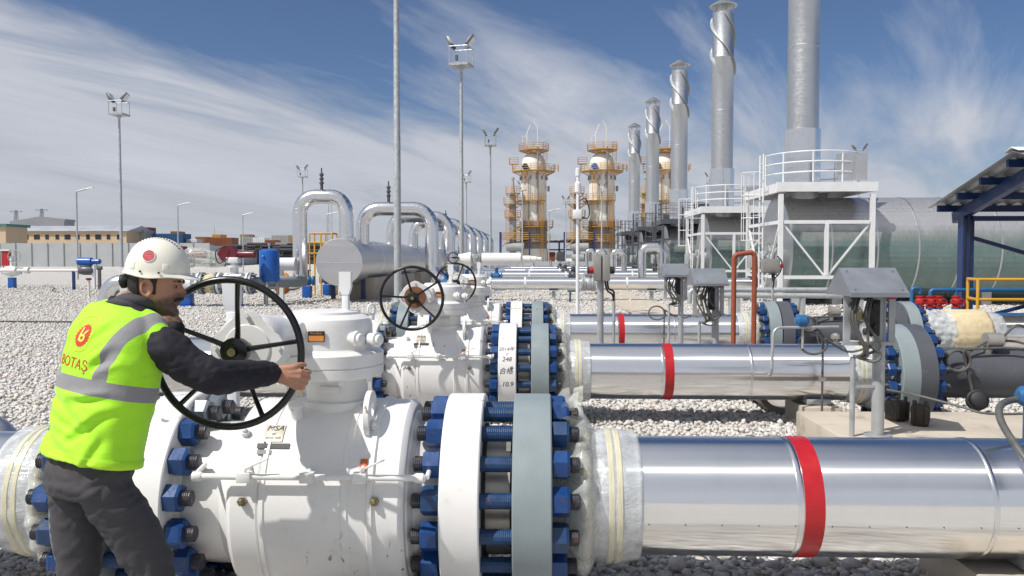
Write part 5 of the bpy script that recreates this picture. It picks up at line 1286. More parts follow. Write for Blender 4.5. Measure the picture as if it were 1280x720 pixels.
# thin pipe with blue actuator in the open yard
Y = 42; zt = at(50, 338, Y).z; t = thing('yard_pipe', 'thin pale pipe crossing the gravel yard at left', 'pipe', (0, Y, 0))
b = MB(); b.cyl((at(-60, 338, Y).x, 0, zt), (at(104, 338, Y).x, 0, zt), .075, n=14); b.build('pipe', M['cream'], t)
for px in (-20, 92):
    b = MB(); x = at(px, 338, Y).x; b.box((x, 0, zt / 2), (.12, .12, zt)); b.build('stand', M['navy'], t)
for px in (18, 34):
    b = MB(); x = at(px, 338, Y).x; b.cyl((x - .1, 0, zt), (x + .1, 0, zt), .17, n=18); b.build('flange', M['white2'], t)
t = thing('gas_valve', 'dark valve with long blue actuator on a white post, left yard', 'valve', (at(112, 338, Y).x, Y, 0))
b = MB(); b.lathe([(-.55, .16), (-.5, .2), (-.3, .24), (.1, .24), (.25, .15)], (0, 0, zt), n=20); b.cyl((0, 0, zt), (0, 0, zt + .45), .1, n=12); b.build('valve_body', M['dkgrey'], t)
b = MB(); za = at(110, 327, Y).z; b.lathe([(-.62, .08), (-.58, .21), (.12, .21), (.16, .14), (.55, .14), (.6, .08)], (0, 0, za), n=24); b.build('actuator', M['blue'], t)
b = MB(); b.box((.25, -.05, (za - .2) / 2), (.13, .13, za - .2)); b.build('white_post', M['white2'], t)
b = MB(); b.box((.52, 0, (zt + .1) / 2), (.12, .14, zt + .1)); b.cyl((.4, 0, zt + .12), (.65, 0, zt + .12), .1, n=10); b.build('dark_post', M['dkgrey'], t)
Y = 44; t = thing('small_valve', 'small white valve with round handwheel near the fence at far left', 'valve', (at(15, 338, Y).x, Y, 0))
b = MB(); b.lathe([(-.5, .18), (-.4, .18), (-.3, .26), (0, .30), (.3, .26), (.4, .18), (.5, .18)], (0, 0, .95), n=20); b.cyl((0, 0, 1.0), (0, 0, 1.7), .10, n=12); b.build('valve_body', M['white2'], t)
b = MB(); b.tube([(.35 * math.cos(q) + .3, -.25, 1.75 + .35 * math.sin(q)) for q in [2 * PI * k / 20 for k in range(20)]], .025, 6, closed=True); b.box((.3, -.25, 1.75), (.66, .02, .03)); b.box((.3, -.25, 1.75), (.03, .02, .66)); b.cyl((.3, -.25, 1.75), (.1, 0, 1.7), .04, n=8); b.build('handwheel', M['galv'], t)
b = MB(); b.box((0, 0, .3), (.3, .3, .6)); b.build('support', M['blue'], t)
Y = 34; t = thing('vent_standpipe', 'short pale standpipe with a dark red cap in the left yard', 'standpipe', (at(111, 350, Y).x, Y, 0))
zt2 = at(111, 350, Y).z; b = MB(); b.cyl((0, 0, 0), (0, 0, zt2), .055, n=14); b.build('pipe', M['cream'], t); b = MB(); b.cyl((0, 0, zt2), (0, 0, zt2 + .08), .11, n=14); b.build('cap', M['maroon'], t)
Y = 120; t = thing('fire_cabinet', 'red fire hose cabinet on legs before the fence at far left', 'cabinet', (at(8, 322, Y).x, Y, 0))
b = MB(); b.box((0, 0, 1.6), (1.1, .6, 2.2)); b.build('box', M['redpaint'], t); b = MB(); b.box((0, 0, 2.8), (1.5, .9, .2)); b.build('roof', M['white2'], t)
b = MB()
for x in (-.45, 0, .45): b.box((x, 0, .25), (.1, .1, .5))
b.build('leg', M['redpaint'], t)
Y = 60
# ------------------------------------------------------------------ fence, sheds and stacks beyond
t = thing('yard_fence', 'tall grey panel fence along the left side of the yard', 'fence', (0, 0, 0))
FY = 150; k_ = FY / 1024
x_l = at(-140, 322, FY).x; x_c = at(262, 322, FY).x; ztop = at(0, 304, FY).z
npan = int((x_c - x_l) / 2.95)
b = MB(); b.box(((x_l + x_c) / 2, FY, ztop / 2), (x_c - x_l, .08, ztop)); 
b.quad
pts = [V((x_c, FY, 0)), V((x_c, FY, ztop * .93)), V((at(345, 320, 240).x, 240, 2.4)), V((at(345, 320, 240).x, 240, 0))]
b.prism(pts, (0, .1, 0)); b.build('panels', M['fence'], t)
b = MB()
for i in range(npan + 1):
    x = x_l + (x_c - x_l) * i / npan; b.box((x, FY - .12, ztop / 2), (.16, .14, ztop + .1))
for i in range(9):
    p = pts[1].lerp(pts[2], i / 8); b.box((p.x, p.y - .1, p.z / 2), (.2, .2, p.z + .2))
b.build('posts', M['galv'], t)
def px_box(name, label, cat, px0, px1, py0, py1, Y, depth, m, group=None, roof=None, zb=0.0):
    a = at(px0, py0, Y); c = at(px1, py0, Y); zt = a.z; t = thing(name, label, cat, ((a.x + c.x) / 2, Y + depth / 2, 0), 0, group)
    w = c.x - a.x; b = MB(); b.box((0, 0, (zt + zb) / 2), (w, depth, zt - zb)); b.build('wall' if cat in ('building', 'shed') else 'body', M[m], t)
    return t, w, zt, depth
t, w, zt, d = px_box('office_building', 'long ochre building with grey roof beyond the left fence', 'building', -40, 158, 289, 303, 205, 14, 'ochre')
b = MB(); b.prism([(-w / 2 - .6, -d / 2 - .6, zt), (-w / 2 - .6, 0, zt + 1.6), (-w / 2 - .6, d / 2 + .6, zt)], (w + 1.2, 0, 0)); b.build('roof', M['roofgrey'], t)
for i in range(15):
    x = -w / 2 + 2 + (w - 4) * i / 14; b = MB(); b.box((x, -d / 2 - .03, zt - 1.5), (.9 if i % 3 else 1.5, .08, 1.2)); b.build('window', M['darkglass'], t)
b = MB(); b.box((w * .2, -d / 2 - 1.0, zt - 3.4), (8, 2, .2), Matrix.Rotation(.15, 3, 'X')); b.build('porch_roof', M['roofgrey'], t)
t, w, zt, d = px_box('warehouse', 'dark grey warehouse with shallow gable behind the ochre building', 'building', 12, 80, 277, 303, 260, 6, 'shedgrey')
b = MB(); b.prism([(-w / 2 - .3, -d / 2, zt), (-w / 2 + w * .55, -d / 2, zt + 1.6), (w / 2 + .3, -d / 2, zt + .8), (w / 2 + .3, -d / 2, zt)], (0, d, 0)); b.build('roof', M['shedgrey'], t)
t, w, zt, d = px_box('gate_house', 'small ochre gate house with green eave at the far left edge', 'building', -14, 7, 283, 303, 185, 8, 'ochre')
b = MB(); b.box((0, 0, zt + .3), (w + 1, d + 1, .6)); b.build('roof', mat('green_roof', (.05, .20, .18), .5), t)
cont = [(362, 372, 296, 305, 250, 'amber', 'small amber machine hut behind the swan neck leg'), (265, 276, 293, 300, 262, 'amber', 'low amber container behind the long brown one'), (290, 300, 299, 307, 240, 'white2', 'small white container right of the long brown one'), (300, 312, 293, 300, 265, 'containertan', 'tan container behind the pale grey one'), (232, 246, 299, 307, 218, 'white2', 'small white hut behind the helmet peak'), (140, 184, 284, 301, 215, 'redbrown', 'rust brown container stack behind the left fence'), (166, 182, 288, 301, 212, 'containergrey', 'low grey container in front of the rust brown stack'), (186, 229, 292, 304, 216, 'containerblue', 'dark blue container right of the rust brown stack'), (213, 222, 289, 298, 230, 'containertan', 'small tan container behind the dark blue one'),
        (244, 258, 296, 304, 230, 'containertan', 'tan container left of the long brown pile'), (256, 290, 297, 306, 222, 'redbrown', 'long brown container left of the white tanks'), (300, 316, 296, 309, 235, 'containergrey', 'pale grey container above the fence left of the lamp'), (316, 331, 297, 311, 232, 'white2', 'white container right of the pale grey one'),
        (339, 361, 294, 301, 260, 'containergrey', 'pale container with dark top left of the swan neck'), (331, 344, 300, 312, 226, 'redbrown', 'brown container directly above the blue tank'), (344, 364, 303, 316, 220, 'containergrey', 'grey container between blue tank and swan neck'), (222, 238, 303, 309, 214, 'scrap', 'dark container low behind the helmet')]
for (a_, b_, c_, d_, Y, m, lab) in cont:
    t, w, zt, d = px_box('container', lab, 'container', a_, b_, c_, d_, Y, 5, m, 'containers beyond the fence')
    b = MB(); n = max(6, int(w / .5)); 
    for i in range(n): b.box((-w / 2 + w * (i + .5) / n, -d / 2 - .04, zt / 2), (w / n * .5, .08, zt - .3))
    b.build('ribs', M[m], t)
def heap(name, label, px0, px1, py, Y, m, seed):
    rnd = random.Random(seed); b = MB(); a = at(px0, py, Y); c = at(px1, py, Y)
    x = a.x
    while x < c.x:
        h = a.z * rnd.uniform(.55, 1.0); L = rnd.uniform(3, 9); r = rnd.uniform(.25, .5)
        for z in np.arange(r, max(h, r * 2), r * 2): b.cyl((x, Y + rnd.uniform(-1, 1), z), (x + L, Y + rnd.uniform(-1, 1), z), r, n=8)
        x += rnd.uniform(1.5, 3.5)
    tag(b.build(name, M[m]), label, 'pipe stack', kind='stuff')
heap('pipe_stacks', 'rows of stacked pipes and scrap beyond the fence', 186, 400, 303, 206, 'scrap', 3)
for px, py, Y, lab in ((20, 263, 420, 'narrow lattice power pylon above the warehouse at far left'), (52, 261, 420, 'lattice power pylon with crossarms right of the narrow one')):
    a = at(px, py, Y); t = thing('power_pylon', lab, 'pylon', (a.x, Y, 0), 0, 'distant power pylons'); H = a.z
    b = MB()
    for sx_ in (-1, 1):
        for sy in (-1, 1): b.bar((sx_ * 2.2, sy * 2.2, 0), (sx_ * .35, sy * .35, H), .28, .28)
    for i in range(9):
        z0 = H * i / 9; z1 = H * (i + 1) / 9; w0 = 2.2 - 1.85 * i / 9; w1 = 2.2 - 1.85 * (i + 1) / 9
        b.bar((-w0, -w0, z0), (w1, -w1, z1), .15, .15); b.bar((w0, -w0, z0), (-w1, -w1, z1), .15, .15)
    b.build('lattice', M['shedgrey'], t)
    b = MB()
    for z, w in (((H - .5), 3.4), (H - 4.5, 4.6))[: 1 if px == 20 else 2]: b.bar((-w, 0, z), (w, 0, z), .35, .35); b.bar((-w, 0, z), (0, 0, z - 1.6), .15, .15); b.bar((w, 0, z), (0, 0, z - 1.6), .15, .15)
    b.build('crossarm', M['shedgrey'], t)
b = MB(); a = at(227, 284, 300); b.cyl((a.x, 300, 0), (a.x, 300, at(268, 281, 300).z), .25, .1, n=6); ob = b.build('antenna_mast', M['galv']); ob.location.x = at(268, 290, 300).x - a.x; tag(ob, 'thin antenna mast on the skyline above the maroon actuators', 'mast')
t = thing('lattice_mast', 'thin lattice mast seen inside the swan neck pipe', 'mast', (at(413, 300, 70).x, 70, 0)); H = at(413, 255, 70).z
b = MB()
for sx_ in (-1, 1): b.cyl((sx_ * .14, 0, 0), (sx_ * .14, 0, H), .03, n=6)
for i in range(14): b.bar((-.14 if i % 2 else .14, 0, H * i / 14), (.14 if i % 2 else -.14, 0, H * (i + 1) / 14), .03, .03)
b.build('lattice', M['galv'], t)
# shelter roof line of trees and low ridge on the skyline
b = MB(); n = 60; vs = []; fs = []
for i in range(n + 1):
    x = -1400 + 2800 * i / n; h = 7 + 4 * noise.noise(V((i * .23, 3, 0))) + (6 if x < -200 else 0) * .3
    vs += [(x, 1500, -1), (x, 1500, max(1.5, h)), (x, 1700, -1)]
for i in range(n): o = i * 3; q = o + 3; fs += [(o, q, q + 1, o + 1), (o + 1, q + 1, q + 2, o + 2)]
b.add(vs, fs); tag(b.build('hills', mat('far_fields', (.22, .23, .20), .9)), None, kind='structure')
# ------------------------------------------------------------------ the worker
M['skin'] = mat('skin', (.40, .20, .13), .5, var=.12, vs=22, bump=.08, bs=160)
M['hair'] = mat('dark_hair', (.012, .010, .009), .55, var=.4, vs=60, bump=.5, bs=220)
M['trouser'] = mat('charcoal_trousers', (.052, .050, .055), .85, var=.18, vs=9, bump=.25, bs=26)
M['jacketcloth'] = mat('navy_black_jacket', (.012, .011, .018), .85, var=.25, vs=10, bump=.25, bs=26)
M['collarcloth'] = mat('dark_grey_collar', (.060, .056, .066), .85, var=.2, vs=14, bump=.2, bs=60)
M['shoe'] = mat('black_work_shoe', (.02, .018, .016), .5, var=.3, vs=15)
M['helmet'] = mat('ivory_helmet', (.76, .74, .64), .28, var=.05, vs=6, dirt=((.5, .46, .38), .66, .9, 12))
M['badge'] = mat('red_badge', (.48, .05, .06), .45, var=.3, vs=60)
M['vestprint'] = mat('red_print', (.58, .035, .02), .6, var=.1)
M['vestline'] = mat('orange_print_line', (.62, .30, .02), .6, var=.1)
M['printgap'] = mat('yellow_print', (.62, .70, .10), .6, var=.1)
def vest_mat():
    m, nt, b, out = _new('yellow_green_vest_cloth'); tc = N(nt, 'ShaderNodeTexCoord'); sp = N(nt, 'ShaderNodeSeparateXYZ'); nt.links.new(tc.outputs['Object'], sp.inputs[0])
    def M_(op, a, b_=None, c=None):
        n = N(nt, 'ShaderNodeMath', operation=op)
        for i, x in enumerate((a, b_, c)):
            if x is None: continue
            if isinstance(x, (int, float)): n.inputs[i].default_value = x
            else: nt.links.new(x, n.inputs[i])
        return n.outputs[0]
    u, v, w = sp.outputs[0], sp.outputs[1], sp.outputs[2]
    band = M_('LESS_THAN', M_('ABSOLUTE', M_('SUBTRACT', w, .265)), .027)
    cen = M_('MULTIPLY_ADD', M_('SUBTRACT', w, .28), .16, .112)
    strap = M_('MULTIPLY', M_('LESS_THAN', M_('ABSOLUTE', M_('SUBTRACT', M_('ABSOLUTE', u), cen)), .024), M_('GREATER_THAN', w, .265))
    grey = M_('MAXIMUM', band, strap)
    hem = M_('LESS_THAN', w, .020)
    n1 = noise_tex(nt, tc.outputs['Object'], 9, 5, .6)
    c = mixc(nt, n1, (.34, .76, .012), (.42, .85, .022))
    c = mixc(nt, hem, c, (.44, .80, .02)); c = mixc(nt, grey, c, (.24, .24, .25)); nt.links.new(c, b.inputs['Base Color'])
    b.inputs['Roughness'].default_value = .75; b.inputs['Sheen Weight'].default_value = .15
    f = noise_tex(nt, scaled(nt, tc.outputs['Object'], (1, 1, 1.6)), 7, 4, .55, .8); f2 = noise_tex(nt, tc.outputs['Object'], 300, 2, .5)
    h = M_('MULTIPLY_ADD', f2, .02, f)
    bp = N(nt, 'ShaderNodeBump'); bp.inputs['Strength'].default_value = .22; bp.inputs['Distance'].default_value = .03
    nt.links.new(h, bp.inputs['Height']); nt.links.new(bp.outputs[0], b.inputs['Normal']); return m
M['vest'] = vest_mat()

def loft(mb, rings, n=32, p=2.0, caps=True):
    """rings: (centre, axis u, axis v, half width, half depth) -> closed skin"""
    vs = []; fs = []
    for c, u, v, a, d in rings:
        for k in range(n):
            t = 2 * PI * k / n; ct, st = math.cos(t), math.sin(t)
            q = (abs(ct) ** p + abs(st) ** p) ** (-1 / p)
            vs.append(V(c) + V(u) * (ct * q * a) + V(v) * (st * q * d))
    for j in range(len(rings) - 1):
        for k in range(n): l = (k + 1) % n; fs.append((j * n + k, j * n + l, (j + 1) * n + l, (j + 1) * n + k))
    if caps: fs += [tuple(range(n - 1, -1, -1)), tuple(range((len(rings) - 1) * n, len(rings) * n))]
    mb.add(vs, fs)
def chain(mb, pts, rad, n=20, cap=True):
    """round limb with rounded ends through the points"""
    sp_ = spline(pts, 6); m = len(pts) - 1; rr = []
    for i in range(len(sp_)):
        t = i / (len(sp_) - 1) * m; k = min(int(t), m - 1); f = t - k; f = f * f * (3 - 2 * f); rr.append(rad[k] * (1 - f) + rad[k + 1] * f)
    mb.tube(sp_, rr, n); 
    if cap: mb.ball(sp_[0], rr[0] * .98, 14, 8); mb.ball(sp_[-1], rr[-1] * .98, 14, 8)
def fuse(mb, vox, it, name, fac=.5):
    """one continuous skin out of overlapping closed shapes"""
    me = bpy.data.meshes.new('tmp'); me.from_pydata(mb.v, [], mb.f)
    bm = bmesh.new(); bm.from_mesh(me); bmesh.ops.remove_doubles(bm, verts=bm.verts, dist=1e-5); bmesh.ops.recalc_face_normals(bm, faces=bm.faces); bm.to_mesh(me); bm.free()
    o = bpy.data.objects.new('tmp', me); COL.objects.link(o)
    r = o.modifiers.new('r', 'REMESH'); r.mode = 'VOXEL'; r.voxel_size = vox
    s = o.modifiers.new('s', 'SMOOTH'); s.factor = fac; s.iterations = it
    dg = bpy.context.evaluated_depsgraph_get(); out = bpy.data.meshes.new_from_object(o.evaluated_get(dg)); out.name = name
    bpy.data.objects.remove(o); bpy.data.meshes.remove(me); out.shade_smooth(); return out
def ruffle(me, f):
    """push every vertex along its normal by f(co, normal)"""
    me.update(); nn = [v.normal.copy() for v in me.vertices]; cc = [v.co.copy() for v in me.vertices]
    for v, n_, c in zip(me.vertices, nn, cc): v.co = c + n_ * f(c, n_)
    me.update()

ROOT = V((-1.5, 2.84, 0))
P0 = V((-1.585, 2.84, .97)); Wd = V((.105, .09, .60)).normalized()
Fd = V((.47, .88, 0)); Fd = (Fd - Wd * Fd.dot(Wd)).normalized(); Ud = Fd.cross(Wd).normalized()     # forward, right
def T(u, v, w): return P0 + Ud * u + Fd * v + Wd * w
WC = V((-1.0 - .23, 4.03 - .83, AX + .79))                       # hand-wheel rim centre
WR = .293
def rim(a): return WC + V((math.cos(R(a)), 0, math.sin(R(a)))) * WR
sR = T(.188, .05, .438); sL = T(-.195, .05, .452)
aR, aL = -19, 149
gR, gL = rim(aR), rim(aL)
def grip(mb, g, a, side, wrist_dir):
    """hand closed round the rim at angle a; side = +1 when the thumb lies along +tangent"""
    rad = V((math.cos(R(a)), 0, math.sin(R(a)))); tan = V((-math.sin(R(a)), 0, math.cos(R(a)))) * side; Yn = V((0, -1, 0))
    wr = g + Yn * .045 - rad * .085 + tan * -.005
    # palm: a rounded slab between wrist and knuckles
    kn = [g + Yn * (.038 - .004 * abs(i - 1.2)) + rad * (.012 + .004 * (1.5 - abs(i - 1.3))) + tan * (.034 - .0215 * i) for i in range(4)]
    for i in range(4): mb.tube(spline([wr + tan * (.018 - .011 * i), (wr + kn[i]) / 2 + Yn * .006, kn[i]], 5), [.019, .019, .018, .017, .0165, .0155, .015, .0145, .0135, .0128, .0122], 12); mb.ball(kn[i], .0128, 12, 8)
    ln = [.98, 1.08, 1.0, .84]
    for i in range(4):
        o = tan * (.034 - .0215 * i); L = ln[i]
        p1 = g + o + Yn * .006 + rad * .038 * L; p2 = g + o * .96 - Yn * .026 + rad * .026 * L; p3 = g + o * .92 - Yn * .030 - rad * .002
        q = spline([kn[i], p1, p2, p3], 5); m = len(q) - 1
        mb.tube(q, [.0112 - .0030 * k / m for k in range(m + 1)], 12); mb.ball(q[-1], .0082, 12, 8); mb.ball(p1, .0108, 12, 8)
    t0 = wr + tan * .022 + rad * .012; t1 = g + tan * .040 + Yn * .038 - rad * .022; t2 = g + tan * .056 + Yn * .022 - rad * .004; t3 = g + tan * .060 + Yn * .006 + rad * .014
    q = spline([t0, t1, t2, t3], 5); m = len(q) - 1; mb.tube(q, [.0165 - .0075 * k / m for k in range(m + 1)], 12); mb.ball(q[-1], .0088, 12, 8)
    return wr
elR = V((-1.160, 2.895, 1.262)); elL = V((-1.66, 3.19, 1.235))

# head, in its own frame: x forward, z up, origin at the chin
HS = .97
HO = at(190, 393, 2.965); hy_, hp = R(6), R(9)
HM = Matrix.Translation(HO) @ Matrix.Rotation(hy_, 4, 'Z') @ Matrix.Rotation(hp, 4, 'Y') @ Matrix.Scale(HS, 4)
ZS = [0, .010, .028, .045, .058, .068, .078, .092, .108, .122, .136, .155, .175, .195, .212, .226, .235]
FR = [.050, .082, .090, .084, .092, .091, .089, .086, .084, .083, .092, .093, .090, .080, .063, .038, .006]
BK = [-.018, .000, .030, .055, .072, .080, .086, .093, .099, .102, .104, .104, .099, .088, .070, .042, .006]
WD = [.024, .036, .048, .055, .059, .062, .065, .068, .070, .0715, .073, .075, .074, .068, .056, .034, .005]
def lerp_tab(z, tab):
    for i in range(len(ZS) - 1):
        if z <= ZS[i + 1]: f = (z - ZS[i]) / (ZS[i + 1] - ZS[i]); return tab[i] * (1 - f) + tab[i + 1] * f
    return tab[-1]
def head_pt(z, t, off=0.0):
    f, bk, w = lerp_tab(z, FR) + off, lerp_tab(z, BK) + off, lerp_tab(z, WD) + off
    ct, st = math.cos(t), math.sin(t); p = 2.35 if ct > 0 else 2.1
    q = (abs(ct) ** p + abs(st) ** p) ** (-1 / p); cx = -.004
    return V((cx + ct * q * (f - cx if ct > 0 else bk + cx), st * q * w, z))
hb = MB(); n = 44; vs = []; fs = []
zz = [.235 * (i / 40) for i in range(41)]
for z in zz:
    for k in range(n): vs.append(HM @ head_pt(z, 2 * PI * k / n))
for j in range(40):
    for k in range(n): l = (k + 1) % n; fs.append((j * n + k, j * n + l, (j + 1) * n + l, (j + 1) * n + k))
fs += [tuple(range(n - 1, -1, -1)), tuple(range(40 * n, 41 * n))]
hb.add(vs, fs)
X = V((1, 0, 0)); Yv = V((0, 1, 0))
def hl(rings, n=16):
    loft(hb, [(HM @ V(c), HM.to_3x3() @ Yv, HM.to_3x3() @ V(d), a, b) for c, d, a, b in rings], n)
hl([((.078, 0, .132), (1, 0, .0), .010, .012), ((.088, 0, .118), (1, 0, .1), .0095, .013), ((.096, 0, .104), (1, 0, .2), .011, .015), ((.104, 0, .091), (1, 0, .3), .0155, .016), ((.103, 0, .083), (1, 0, .6), .0165, .014), ((.095, 0, .078), (1, 0, .6), .013, .012)])  # nose
for s in (-1, 1): hb.ball(HM @ V((.094, s * .011, .083)), .0085, 12, 8)
hb.ball(HM @ V((.088, 0, .064)), (.010, .022, .006), 14, 8); hb.ball(HM @ V((.087, 0, .053)), (.010, .020, .006), 14, 8); hb.ball(HM @ V((.080, 0, .018)), (.018, .022, .016), 14, 8)
for s in (-1, 1):
    hb.ball(HM @ V((.080, s * .034, .134)), (.012, .022, .008), 12, 8)
    c = [(-.006 + .018 * math.cos(q) * (1.0 if q < 4 else .9) - .004 * math.sin(q), s * (.0765 + .008 * (1 - math.cos(q)) * .5), .104 + .031 * math.sin(q)) for q in [2 * PI * k / 18 for k in range(18)]]
    hb.tube([HM @ V(p) for p in c], .0055, 8, closed=True); hb.ball(HM @ V((-.002, s * .074, .103)), (.014, .006, .024), 12, 8)
# neck, trunk and limbs of the body under the clothes
hb.tube([T(0, .0, .50), T(0, .02, .57), HM @ V((-.020, 0, .035)), HM @ V((-.015, 0, .08))], [.062, .060, .056, .058], 24)
loft(hb, [(T(0, 0, w), Ud, Fd, a, b) for w, a, b in ((-.06, .155, .10), (.1, .14, .09), (.3, .155, .10), (.43, .165, .095), (.50, .14, .08), (.55, .07, .06))], 28)
wrR = grip(hb, gR, aR, 1, None); wrL = grip(hb, gL, aL, -1, None)
chain(hb, [sR, elR, wrR + (wrR - elR).normalized() * -.0, ], [.05, .040, .026], 16); chain(hb, [sL, elL, wrL], [.05, .040, .026], 16)
hipR = T(.09, 0, -.03); hipL = T(-.09, 0, -.03)
knR = V((-1.375, 2.87, .50)); anR = V((-1.40, 2.84, .09)); knL = V((-1.675, 2.885, .50)); anL = V((-1.765, 2.80, .09))
for h_, k_, a_ in ((hipR, knR, anR), (hipL, knL, anL)):
    chain(hb, [h_, (h_ + k_) / 2, k_, (k_ + a_) / 2 - Fd * .02, a_, a_ - V((0, 0, .03)) + Fd * .10], [.060, .066, .050, .048, .040, .035], 16)
bm_ = fuse(hb, .0042, 3, 'person', .4)
for v in bm_.vertices: v.co -= ROOT
bm_.materials.append(M['skin'])
man = bpy.data.objects.new('person', bm_); COL.objects.link(man); man.location = ROOT
tag(man, 'worker in white helmet and yellow-green vest turning the nearest black handwheel', 'person')
def child(name, me_, m, par=None, local=True):
    me_.materials.clear(); me_.materials.append(m); o = bpy.data.objects.new(name, me_); COL.objects.link(o); o.parent = par or man
    if local:
        for v in me_.vertices: v.co -= ROOT
    return o
def sub(name, mb, m, par=None, ang=35):
    me_ = mb.mesh(name, m, ang)
    for v in me_.vertices: v.co -= ROOT
    o = bpy.data.objects.new(name, me_); COL.objects.link(o); o.parent = par or man; return o
# stubble over the jaw and cheek belongs to the skin: darker colour by shape in head space
def skin_with_beard():
    m = M['skin']; nt = m.node_tree; b = [n for n in nt.nodes if n.type == 'BSDF_PRINCIPLED'][0]
    src = b.inputs['Base Color'].links[0].from_socket
    tc = N(nt, 'ShaderNodeTexCoord'); mp = N(nt, 'ShaderNodeMapping', vector_type='POINT')
    inv = (HM.inverted() @ Matrix.Translation(ROOT)); l_, q_, s_ = inv.decompose()
    mp.inputs['Location'].default_value = l_; mp.inputs['Rotation'].default_value = q_.to_euler(); mp.inputs['Scale'].default_value = s_
    nt.links.new(tc.outputs['Object'], mp.inputs['Vector']); sp = N(nt, 'ShaderNodeSeparateXYZ'); nt.links.new(mp.outputs[0], sp.inputs[0])
    nz = noise_tex(nt, mp.outputs[0], 40, 4, .6)
    def lin(sock, a, b_, c, d): return mrange(nt, sock, a, b_, c, d)
    k = N(nt, 'ShaderNodeMath', operation='MULTIPLY_ADD'); nt.links.new(sp.outputs['X'], k.inputs[0]); k.inputs[1].default_value = -.45; nt.links.new(sp.outputs['Z'], k.inputs[2])
    low = lin(k.outputs[0], .040, .062, 1, 0); below = lin(sp.outputs['Z'], -.06, -.03, 0, 1)
    mm = N(nt, 'ShaderNodeMath', operation='MULTIPLY'); nt.links.new(low, mm.inputs[0]); nt.links.new(below, mm.inputs[1])
    m2_ = N(nt, 'ShaderNodeMath', operation='MULTIPLY'); nt.links.new(mm.outputs[0], m2_.inputs[0]); nt.links.new(lin(nz, .3, .7, .62, .95), m2_.inputs[1])
    fwd = lin(sp.outputs['X'], -.02, .01, 0, 1); m3 = N(nt, 'ShaderNodeMath', operation='MULTIPLY'); nt.links.new(m2_.outputs[0], m3.inputs[0]); nt.links.new(fwd, m3.inputs[1])
    nt.links.new(mixc(nt, m3.outputs[0], src, (.045, .032, .028)), b.inputs['Base Color'])
skin_with_beard()
# hair: cap over the back of the head with sideburns
vs = []; fs = []; nz_ = 34; n = 64
for j in range(nz_ + 1):
    for k in range(n):
        z = .030 + .180 * j / nz_; t = 2 * PI * k / n; p = head_pt(z, t, .006 + .0012 * noise.noise(V((k * .9, z * 220, 1)))); vs.append(HM @ p)
def hairy(z, t):
    t = abs((t + PI) % (2 * PI) - PI)                     # 0 = face, pi = back
    if z > .150: return t > .85
    if t > 1.95: return z > .040 + max(0, (2.25 - t)) * .06
    if 1.28 < t < 1.95: return z > .137 or (1.28 < t < 1.50 and z > .082)
    return False
for j in range(nz_):
    for k in range(n):
        if hairy(.030 + .180 * (j + .5) / nz_, 2 * PI * (k + .5) / n): l = (k + 1) % n; fs.append((j * n + k, j * n + l, (j + 1) * n + l, (j + 1) * n + k))
h = MB(); h.add(vs, fs); ho = sub('hair', h, M['hair'], ang=180)
sol = ho.modifiers.new('thick', 'SOLIDIFY'); sol.thickness = .004; sol.offset = -1
b = MB(); pts = [HM @ V(p) for p in ((.084, -.030, .066), (.0935, -.020, .071), (.100, -.006, .0745), (.100, .006, .0745), (.0935, .020, .071), (.084, .030, .066))]; b.tube(spline(pts, 4), [.0035 + .0042 * math.sin(PI * i / 20) for i in range(21)], 10); sub('moustache', b, M['hair'])
for s in (-1, 1):
    b = MB(); b.tube([HM @ V(p) for p in ((.092, s * .012, .1385), (.090, s * .028, .142), (.078, s * .046, .138))], [.0035, .0042, .002], 8); sub('eyebrow', b, M['hair'])
    b = MB(); b.ball(HM @ V((.0735, s * .031, .1205)), (.0118, .0118, .0075), 16, 10); ey = sub('eye', b, mat('eye_white', (.22, .17, .14), .3, var=.02))
    b = MB(); b.ball(HM @ V((.0840, s * .0315, .1205)), (.0025, .006, .0055), 12, 8); sub('iris', b, M['hair'], ey)
# helmet
HH = HM @ Matrix.Translation((-.003, 0, .164)) @ Matrix.Rotation(R(-4), 4, 'Y')
vs = []; fs = []; n = 72; m_ = 22
def hel(t, e):
    ct, st = math.cos(t), math.sin(t); a, w, hgt = .117, .097, .125
    ridge = .0045 * math.exp(-(st * math.cos(e) / .17) ** 4) * (1 if math.sin(e) > .15 else math.sin(e) / .15)
    ce = math.cos(e) ** .86; return V((ct * a * ce, st * w * ce, hgt * math.sin(e) + ridge))
for j in range(m_ + 1):
    e = (PI / 2) * (1 - j / m_)
    for k in range(n): vs.append(hel(2 * PI * k / n, e))
for j in range(m_):
    for k in range(n): l = (k + 1) % n; fs.append((j * n + k, (j + 1) * n + k, (j + 1) * n + l, j * n + l))
base = m_ * n
def peak(t): return math.exp(-(((t + PI) % (2 * PI) - PI) / .78) ** 4)
for i, (ex, dz) in enumerate(((.004, -.005), (.007, -.011), (.005, -.014), (-.004, -.008))):
    for k in range(n):
        t = 2 * PI * k / n; p = hel(t, 0); pk = peak(t); out = V((math.cos(t), math.sin(t), 0))
        vs.append(p + out * ex + V((pk * (.036 if i in (1, 2) else .010 if i == 0 else 0), 0, 0)) + V((0, 0, dz - pk * (.006 if i in (1, 2) else 0) - .010 * math.exp(-((abs((t + PI) % (2 * PI) - PI) - 1.6) / .5) ** 2))))
    for k in range(n): l = (k + 1) % n; fs.append((base + i * n + k, base + (i + 1) * n + k, base + (i + 1) * n + l, base + i * n + l))
h = MB(); h.add([HH @ p for p in vs], fs)
hel_o = sub('helmet', h, M['helmet'], ang=50)
sol = hel_o.modifiers.new('thick', 'SOLIDIFY'); sol.thickness = .003; sol.offset = -1
b = MB()
